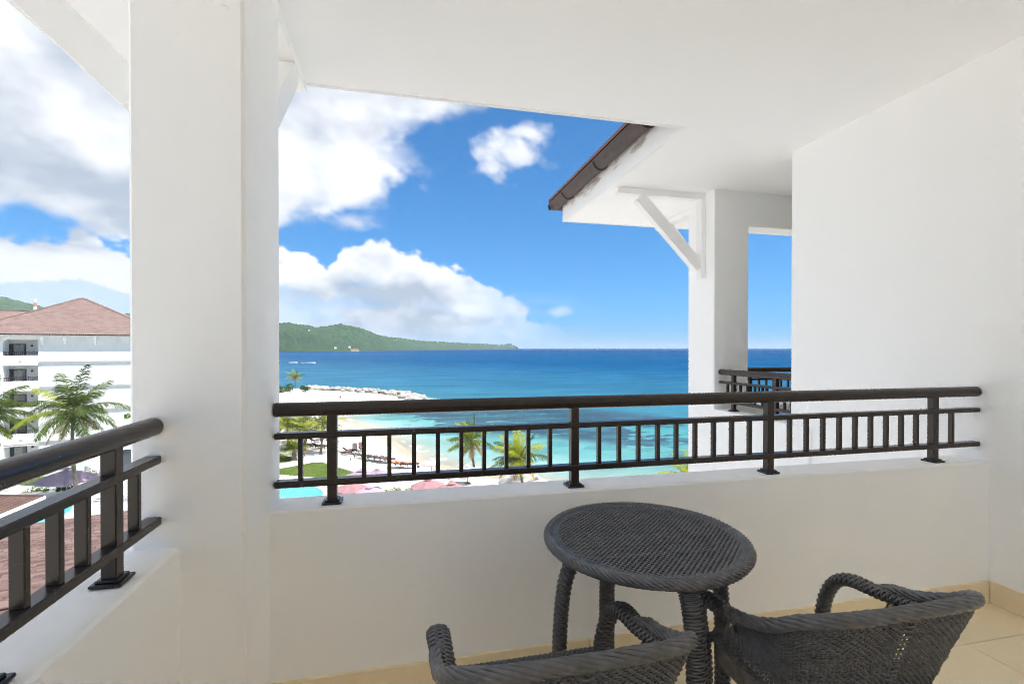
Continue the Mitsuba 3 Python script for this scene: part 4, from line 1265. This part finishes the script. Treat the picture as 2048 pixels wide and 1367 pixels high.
shrub('hedge', 'green flower hedge below the front railing beside the pink umbrellas', (-.2, 50.2, .1), (1.7, .55, .4), 26, .42, 60, .10, 'leaf_dark', 56, 'hedge')
fk = [k for k in labels if k.startswith('hedge')][0]
mat('flower_yellow', (.62, .40, .05), .7, .2)
mat('flower_pink', (.60, .16, .16), .7, .2)
g_ = np.random.default_rng(57)
for m_ in ('flower_yellow', 'flower_pink'):
    cs = [np.array([-.2 + g_.uniform(-1.8, 1.6), 50.2 + g_.uniform(-.6, .6), g_.uniform(.55, .95)]) for _ in range(70)]
    part(fk, 'flowers', ply(cat([(ico.vertices * .055 + c, ico.faces) for c in cs]), m_), kind='stuff')
shrub('bush', 'bright yellow green low planting behind the flower hedge', (-.6, 52.6, .05), (2.0, .8, .2), 16, .35, 50, .10, 'leaf_fresh', 58, 'bush')
shrub('bush', 'green bush behind the white steel tower', (-39.3, 73.6, .6), (3.6, .9, 1.9), 20, 1.0, 60, .22, 'leaf_fresh', 59, 'bush')
# broad-leaved tree that shows only a few sprays past the corner column
tk_ = thing('tree', 'light green leafy tree mostly hidden behind the corner column', 'tree')
g_ = np.random.default_rng(61)
part(tk_, 'trunk', ply(tube(spline([(-22.6, 53.2, 0), (-22.8, 53.1, 4), (-22.7, 53.0, 8.5)], 12), np.linspace(.2, .1, 12), 8), 'bark'))
sp = [(-24.9, 53, 9.3), (-25.6, 53, 9.0), (-24.4, 53, 9.1), (-24.6, 53, 11.3), (-23.2, 53, 10.5), (-22.0, 53, 11.2), (-24.6, 53, 7.2), (-24.9, 53, 5.6), (-23.5, 53, 8.0), (-21.8, 53.4, 9.4), (-22.8, 52.4, 11.6), (-24.5, 53.0, 6.3)]
part(tk_, 'crown', ply(leaves(sp, [.42, .30, .5, .33, .8, .9, .30, .36, .7, .9, .8, .24], 55, .15, 62), 'leaf_fresh'))
for c in sp[:6]:
    part(tk_, 'limb', ply(tube(spline([(-22.75, 53.05, 6.5), ((c[0] - 22.7) / 2, 53.0, (c[2] + 7) / 2), c], 8), np.linspace(.06, .015, 8), 5), 'bark'))

# ------------------------------------------------------------------ umbrellas, loungers, people by the pool and on the beach
def fabric(name, a_, b_):
    scene['mat_' + name] = {'type': 'principledthin', 'base_color': proc(lambda p, n, uv: mix(a_, b_, fbm(p.x * 2, p.y * 2, p.z * 2, 3))), 'roughness': .8, 'spec_trans': 0.0, 'diff_trans': .35, 'eta': 1.3}


fabric('cloth_mauve', (.42, .30, .36), (.50, .37, .43))
fabric('cloth_pink', (.44, .24, .25), (.52, .30, .31))
fabric('cloth_lilac', (.52, .38, .46), (.58, .44, .52))
fabric('cloth_white', (.66, .62, .60), (.74, .70, .68))
mat('pole_white', (.62, .62, .60), .4, .5)
mat('pole_dark', (.10, .085, .075), .5, .4)


def umbrella(label, x, y, R, top, m, sides=8, turn=.2, pole='pole_white', group=None, tilt=0.0, vent=True):
    k = thing('umbrella', label, 'umbrella', group)
    at = T().translate([x, y, 0]).rotate([0, 0, 1], math.degrees(turn)).rotate([1, 0, 0], tilt)
    n = sides
    drop = R * .36
    rings = [(.10, -.04 * drop), (.40, .33), (.75, .72), (1.0, 1.0)]
    v, f = [], []
    m_ = n * 2
    for rr, dz in rings:
        for j in range(m_):
            a_ = 2 * math.pi * j / m_
            flatk = 1.0 if j % 2 == 0 else math.cos(math.pi / n) * (1 - .02 * rr)
            v.append((R * rr * flatk * math.cos(a_), R * rr * flatk * math.sin(a_), top - drop * max(dz, .10) + (0 if j % 2 == 0 else -.035 * R * rr)))
    for i in range(len(rings) - 1):
        for j in range(m_):
            f.append([i * m_ + j, (i + 1) * m_ + j, (i + 1) * m_ + (j + 1) % m_, i * m_ + (j + 1) % m_])
    base_i = len(v)
    for j in range(m_):
        x_, y_, z_ = v[(len(rings) - 1) * m_ + j]
        v.append((x_ * 1.005, y_ * 1.005, z_ - .14))
    for j in range(m_):
        f.append([(len(rings) - 1) * m_ + j, base_i + j, base_i + (j + 1) % m_, (len(rings) - 1) * m_ + (j + 1) % m_])
    part(k, 'canopy', ply((np.array(v), np.array(f)), m), at=at)
    if vent:
        vv = [(0, 0, top + .20)] + [(R * .22 * math.cos(2 * math.pi * j / n), R * .22 * math.sin(2 * math.pi * j / n), top + .02) for j in range(n)]
        part(k, 'vent_cap', ply((np.array(vv), np.array([[0, 1 + j, 1 + (j + 1) % n] for j in range(n)])), m), at=at)
    for j in range(n):
        a_ = 2 * math.pi * j / n
        part(k, 'rib', ply(cyl((0, 0, top - .12), (R * .98 * math.cos(a_), R * .98 * math.sin(a_), top - drop - .03), .015, 5), 'pole_dark'), at=at)
    part(k, 'pole', ply(cyl((0, 0, .02), (0, 0, top + .15), .035, 10), pole), at=at)
    part(k, 'base', ply(cat([cyl((0, 0, .045), (0, 0, .14), .34, 18), cyl((0, 0, .14), (0, 0, .4), .06, 12)]), 'pole_dark'), at=at)
    return k


umbrella('large mauve umbrella beyond the pavilion, left of the white steel tower', -33.8, 58.6, 2.9, 3.0, 'cloth_mauve', 4, .45)
umbrella('dark mauve umbrella just above the lower front rail, at the corner of the lawn', -4.1, 51.5, 2.05, 2.95, 'cloth_mauve', 8, .2)
umbrella('wide pale lilac umbrella under the lower front rail, beside the pool', -2.9, 45.8, 1.75, 2.75, 'cloth_lilac', 8, .1)
umbrella('pink umbrella behind the pale lilac one at the first railing post', -4.6, 47.4, 1.55, 2.85, 'cloth_pink', 8, .3)
umbrella('pink umbrella left of the flower hedge end, its far edge under the rail', 2.5, 47.3, 1.75, 2.75, 'cloth_pink', 8, .45)
umbrella('pink umbrella with a dark cap, right of the other pink one', 4.6, 45.4, 2.0, 2.75, 'cloth_pink', 8, .1)
umbrella('small brownish mauve umbrella behind the dark mauve one', -2.6, 53.6, 1.4, 2.45, 'cloth_mauve', 8, .0, vent=True)
umbrella('white beach umbrella on a dark pole at the edge of the water', 3.5, 59.3, 1.25, 1.95, 'cloth_white', 8, .2, 'pole_dark')
umbrella('white beach umbrella at the foot of the windblown palm', 7.3, 54.6, 1.5, 2.05, 'cloth_white', 8, .3, 'pole_dark')
umbrella('pale pink and white umbrella left of the trunk of the palm nearest the water', 11.0, 47.2, 1.6, 2.7, 'cloth_white', 8, .1, 'pole_dark')
umbrella('white umbrella right of the trunk of the palm nearest the water', 13.0, 45.4, 1.5, 2.75, 'cloth_white', 8, .2, 'pole_dark')

mat('lounger_frame', (.055, .040, .036), .6, .3)
mat('cushion_plum', (.23, .125, .135), .9, .1)
mat('cushion_grey', (.16, .14, .15), .9, .1)
mat('towel_orange', (.72, .20, .05), .95, .1)


def lounger(label, x, y, a_, cush, back=.95, group='sun loungers on the sand and by the walk', towel=False):
    """Sun lounger: head at local -x, feet at +x."""
    k = thing('sun_lounger', label, 'sun lounger', group)
    at = tw(x, y, .05, a_)
    part(k, 'frame', ply(cat([box(-.35, 1.15, -.34, -.28, .26, .33), box(-.35, 1.15, .28, .34, .26, .33), box(1.08, 1.15, -.28, .28, .26, .33), box(-.35, -.28, -.28, .28, .26, .33)] + [box(u, u + .08, -.28, .28, .29, .315) for u in np.arange(-.2, 1.05, .14)]), 'lounger_frame'), at=at)
    for lx in (-.25, 1.05):
        for ly in (-.31, .31):
            part(k, 'leg', ply(box(lx - .03, lx + .03, ly - .03, ly + .03, 0, .27), 'lounger_frame'), at=at)
    c, s = math.cos(back), math.sin(back)
    part(k, 'backrest', ply(cat([obox((-.30, u, .31), (-.30 - .78 * c, u, .31 + .78 * s), .06, .05) for u in (-.30, .30)] + [obox((-.30 - w * c, -.27, .31 + w * s), (-.30 - w * c, .27, .31 + w * s), .05, .03) for w in np.arange(.08, .8, .12)]), 'lounger_frame'), at=at)
    for u in (-.36, .36):
        part(k, 'armrest', ply(tube(spline([(-.45, u, .45), (-.1, u, .56), (.2, u, .50), (.28, u, .30)], 10), .025, 6), 'lounger_frame'), at=at)
    if cush:
        part(k, 'cushion', ply(box(-.30, 1.10, -.29, .29, .333, .42, .03), cush), at=at)
        m = obox((-.33, 0, .40), (-.33 - .76 * c, 0, .40 + .76 * s), .58, .08, c=.03)
        part(k, 'back_cushion', ply(m, cush), at=at)
    return k


L_ = lounger
L_('bare dark lounger with a raised back, first of the row along the walk', -6.3, 71.0, .25, None, 1.05)
L_('bare dark lounger second in the row along the walk', -5.3, 70.6, .25, None, 1.0)
L_('dark lounger half hidden by a baluster, third in the row along the walk', -4.4, 69.7, .25, 'cushion_grey', .8)
L_('grey cushioned lounger, fourth in the row along the walk', -3.5, 69.0, .2, 'cushion_grey', .55)
L_('plum cushioned lounger, fifth in the row along the walk', -2.7, 68.4, .2, 'cushion_plum', .5)
L_('plum cushioned lounger with a reddish pad, sixth in the row along the walk', -2.0, 67.6, .2, 'cushion_plum', .5)
L_('lounger under an orange towel nearest the sea, left one of the orange pair', -.6, 64.9, .15, 'towel_orange', .5)
L_('lounger under a bright orange towel, right one of the orange pair', .1, 64.3, .15, 'towel_orange', .6)
L_('dark lounger at the seaward end of the row, right of the orange towels', .95, 64.2, .15, 'cushion_grey', .35)
L_('plum lounger lying back beside the first railing post', -8.3, 73.6, .5, 'cushion_plum', .4)
L_('plum lounger turned to the sea, right of the first railing post', -7.7, 74.8, .6, 'cushion_plum', .7)
L_('upright dark lounger with its back to the sea', -6.9, 75.6, -1.45, 'cushion_grey', 1.15)
L_('upright lounger with a plum pad, the last before the open sand', -6.0, 76.2, -1.3, 'cushion_plum', 1.15)
GL = ['bare dark lounger at the left end of the front row under the palms', 'grey padded lounger, second from the left in the front row under the palms', 'bare lounger in the middle of the front row under the palm grove', 'grey padded lounger, second from the right in the front row under palms',
      'bare lounger at the right end of the front row, by the railing post', 'grey padded lounger behind the person in red under the palm grove', 'bare lounger farthest back under the palm grove', 'grey padded lounger behind the right end of the front row, in the grove']
for i, (x, y, a_) in enumerate(((-15.4, 80.6, .9), (-14.4, 80.2, .9), (-13.5, 79.7, .9), (-12.6, 79.1, 1.0), (-11.7, 78.6, 1.0), (-14.0, 84.0, .9), (-12.9, 85.4, .9), (-11.0, 81.8, .8))):
    L_(GL[i], x, y, a_, 'cushion_grey' if i % 2 else None, .7, 'loungers under the palm grove')

# side table between two loungers, litter bin, sign posts
sk = thing('side_table', 'small square dark table in front of the upright loungers', 'table')
part(sk, 'top', ply(box(-7.25, -6.55, 74.3, 74.9, .50, .56), 'lounger_frame'))
for lx, ly in ((-7.2, 74.35), (-6.6, 74.35), (-7.2, 74.85), (-6.6, 74.85)):
    part(sk, 'leg', ply(box(lx - .03, lx + .03, ly - .03, ly + .03, .05, .5), 'lounger_frame'))
for x, y, lab in ((-6.9, 69.0, 'small dark path light on the walk, left of the row of loungers'), (-13.6, 73.6, 'small dark path light at the edge of the lawn by the young palm'), ):
    sk = thing('path_light', lab, 'path light')
    part(sk, 'post', ply(cyl((x, y, .04), (x, y, .32), .05, 8), 'pole_dark'))
    part(sk, 'cap', ply(cyl((x, y, .32), (x, y, .42), .13, 10, .06), 'pole_dark'))
sk = thing('signpost', 'thin post with two small dark boards on the beach walk', 'sign')
part(sk, 'post', ply(cyl((2.0, 61.2, 0), (2.0, 61.2, 1.25), .03, 6), 'pole_white'))
for z in (.55, 1.0):
    part(sk, 'board', ply(box(1.85, 2.15, 61.12, 61.16, z, z + (.24 if z < .8 else .16)), 'pole_dark'))

# white steel lattice tower
wk = thing('tower', 'white steel lattice tower behind the mauve umbrella, beside the left railing post', 'tower')
tx, ty = -36.6, 68.5
for sx in (-1, 1):
    for sy in (-1, 1):
        part(wk, 'post', ply(cyl((tx + sx * .75, ty + sy * .75, .04), (tx + sx * .75, ty + sy * .75, 3.0), .06, 8), 'house_white'))
for z in (.5, 1.35, 1.75, 2.15, 2.65, 2.95):
    for p, q_ in (((-1, -1), (1, -1)), ((1, -1), (1, 1)), ((1, 1), (-1, 1)), ((-1, 1), (-1, -1))):
        part(wk, 'rail', ply(cyl((tx + p[0] * .75, ty + p[1] * .75, z), (tx + q_[0] * .75, ty + q_[1] * .75, z), .035, 6), 'house_white'))
for s in (-1, 1):
    part(wk, 'brace', ply(cyl((tx - .75, ty + s * .75, .5), (tx, ty + s * .75, 1.35), .03, 6), 'house_white'))
    part(wk, 'brace', ply(cyl((tx + .75, ty + s * .75, .5), (tx, ty + s * .75, 1.35), .03, 6), 'house_white'))
mat('towel_blue', (.04, .22, .62), .9, .1)
bk_ = thing('deck_chair', 'white framed deck chair with a blue towel, between the left balusters', 'chair')
cx, cy_ = -29.6, 55.9
part(bk_, 'frame', ply(cat([tube(spline([(cx - .8, cy_ + s * .32, .04), (cx - .7, cy_ + s * .32, .38), (cx + .5, cy_ + s * .32, .38), (cx + 1.0, cy_ + s * .32, .95)], 14), .03, 6) for s in (-1, 1)] + [cyl((cx + u, cy_ - .32, .38), (cx + u, cy_ + .32, .38), .02, 6) for u in (-.6, -.3, 0, .3)] + [cyl((cx + .5, cy_ + s * .32, .04), (cx + .5, cy_ + s * .32, .38), .03, 6) for s in (-1, 1)]), 'house_white'))
part(bk_, 'towel', ply(slab_quad([(cx + .35, cy_ - .30, .40), (cx + .35, cy_ + .30, .40), (cx + 1.02, cy_ + .30, 1.0), (cx + 1.02, cy_ - .30, 1.0)], .03), 'towel_blue'))

# ------------------------------------------------------------------ people
import manifold3d as m3
mat('skin', (.30, .17, .11), .6, .3)
mat('skin_dark', (.12, .065, .045), .6, .3)
mat('hair', (.02, .015, .012), .6, .3)
mat('shirt_red', (.62, .04, .05), .9, .1)
mat('shirt_pale', (.55, .52, .56), .9, .1)
mat('shorts_dark', (.03, .03, .05), .9, .1)


def ball(p, r, n=20):
    return m3.Manifold.sphere(r, n).translate(list(map(float, p)))


def body(bones, edge=.035):
    s = None
    for p, r, q_, r2 in bones:
        b_ = m3.Manifold.batch_hull([ball(p, r), ball(q_, r2)])
        s = b_ if s is None else s + b_
    me = s.refine_to_length(edge).to_mesh()
    t = trimesh.Trimesh(me.vert_properties[:, :3], me.tri_verts, process=True)
    trimesh.smoothing.filter_taubin(t, iterations=8)
    return t.vertices, t.faces


def person(label, x, y, a_, pose, skin, shirt, shorts, scale=1.0):
    k = thing('person', label, 'person')
    at = tw(x, y, .05, a_, scale)
    J = dict(head=(0, .02, 1.60), neck=(0, 0, 1.45), chest=(0, 0, 1.26), waist=(0, 0, 1.02), hipL=(-.10, 0, .92), hipR=(.10, 0, .92), kneeL=(-.11, .04, .49), kneeR=(.12, .06, .49), ankL=(-.12, -.03, .08), ankR=(.13, .02, .08),
             shL=(-.18, 0, 1.40), shR=(.18, 0, 1.40), elL=(-.25, -.02, 1.12), elR=(.25, -.02, 1.12), wrL=(-.25, .10, .88), wrR=(.25, .08, .87))
    J.update(pose)
    J = {n: np.array(v, float) for n, v in J.items()}
    d = lambda a1, b1, t: J[a1] + (J[b1] - J[a1]) * t
    ft = {s: J['ank' + s] + [0, .14, -.04] for s in 'LR'}
    bones = [(J['head'] + [0, 0, .02], .10, J['head'] + [0, .02, -.06], .075), (J['head'] + [0, .09, -.03], .018, J['head'] + [0, .10, -.05], .02), (J['neck'], .055, d('neck', 'head', .5), .055),
             (J['chest'], .135, J['waist'], .115), (J['shL'], .065, J['shR'], .065), (J['shL'], .07, J['chest'], .12), (J['shR'], .07, J['chest'], .12), (J['waist'], .115, (J['hipL'] + J['hipR']) / 2, .125)]
    for s in 'LR':
        bones += [(J['hip' + s], .095, J['knee' + s], .062), (J['knee' + s], .06, d('knee' + s, 'ank' + s, .35), .056), (d('knee' + s, 'ank' + s, .35), .056, J['ank' + s], .038), (J['ank' + s], .042, ft[s], .034),
                  (J['sh' + s], .055, J['el' + s], .042), (J['el' + s], .042, J['wr' + s], .029)]
        h = J['wr' + s]; f_ = (h - J['el' + s]); f_ /= np.linalg.norm(f_)
        bones += [(h, .030, h + f_ * .07, .028)]
        side = np.cross(f_, [0, 1, 0.2]); side /= np.linalg.norm(side)
        for i_, (o_, L2) in enumerate(((-.028, .065), (-.009, .078), (.010, .072), (.028, .055))):
            bones.append((h + f_ * .08 + side * o_, .009, h + f_ * (.08 + L2) + side * o_ * 1.2 + np.array([0, .015, 0]), .008))
        bones.append((h + f_ * .03 + side * -.03, .011, h + f_ * .075 + side * -.06, .009))
    part(k, 'body', ply(body(bones, .03), skin, smooth=True), at=at)
    sh = [(J['chest'], .150, J['waist'], .130), (J['shL'], .080, J['shR'], .080), (J['shL'], .085, J['chest'], .135), (J['shR'], .085, J['chest'], .135)]
    for s in 'LR':
        sh.append((J['sh' + s], .072, d('sh' + s, 'el' + s, .55), .062))
    part(k, 'shirt', ply(body(sh), shirt, smooth=True), at=at)
    so = [(J['waist'] - [0, 0, .04], .128, (J['hipL'] + J['hipR']) / 2, .140)]
    for s in 'LR':
        so.append((J['hip' + s], .108, d('hip' + s, 'knee' + s, .75), .088))
    part(k, 'shorts', ply(body(so), shorts, smooth=True), at=at)
    part(k, 'hair', ply(body([(J['head'] + [0, -.02, .05], .098, J['head'] + [0, -.03, .0], .092)], .03), 'hair', smooth=True), at=at)
    return k


person('person in a pale shirt and dark shorts standing on the far sand spit', -18.1, 152.6, .4, {}, 'skin', 'shirt_pale', 'shorts_dark')
person('person in a red shirt leaning forward among the loungers of the palm grove', -15.0, 83.0, 2.2,
       dict(head=(0, .52, 1.40), neck=(0, .40, 1.32), chest=(0, .28, 1.20), waist=(0, .06, 1.00), shL=(-.18, .37, 1.28), shR=(.18, .37, 1.28), elL=(-.22, .50, 1.05), elR=(.22, .50, 1.05), wrL=(-.16, .66, .90), wrR=(.16, .66, .90), kneeL=(-.11, .10, .50), kneeR=(.12, .12, .50)), 'skin_dark', 'shirt_red', 'shorts_dark')


# ------------------------------------------------------------------ the air over the bay
scene['haze_medium'] = {'type': 'homogeneous', 'albedo': {'type': 'rgb', 'value': [.74, .88, .95]}, 'sigma_t': 5.0e-5}
scene['haze'] = {'type': 'cube', 'to_world': T().translate([5000, 43000, 197]).scale([80000, 50000, 201]), 'bsdf': {'type': 'null'}, 'interior': {'type': 'ref', 'id': 'haze_medium'}}
labels['haze'] = {'label': 'thin pale haze over the bay', 'category': 'haze', 'kind': 'stuff'}
scene['camera']['medium'] = {'type': 'ref', 'id': 'haze_medium'}
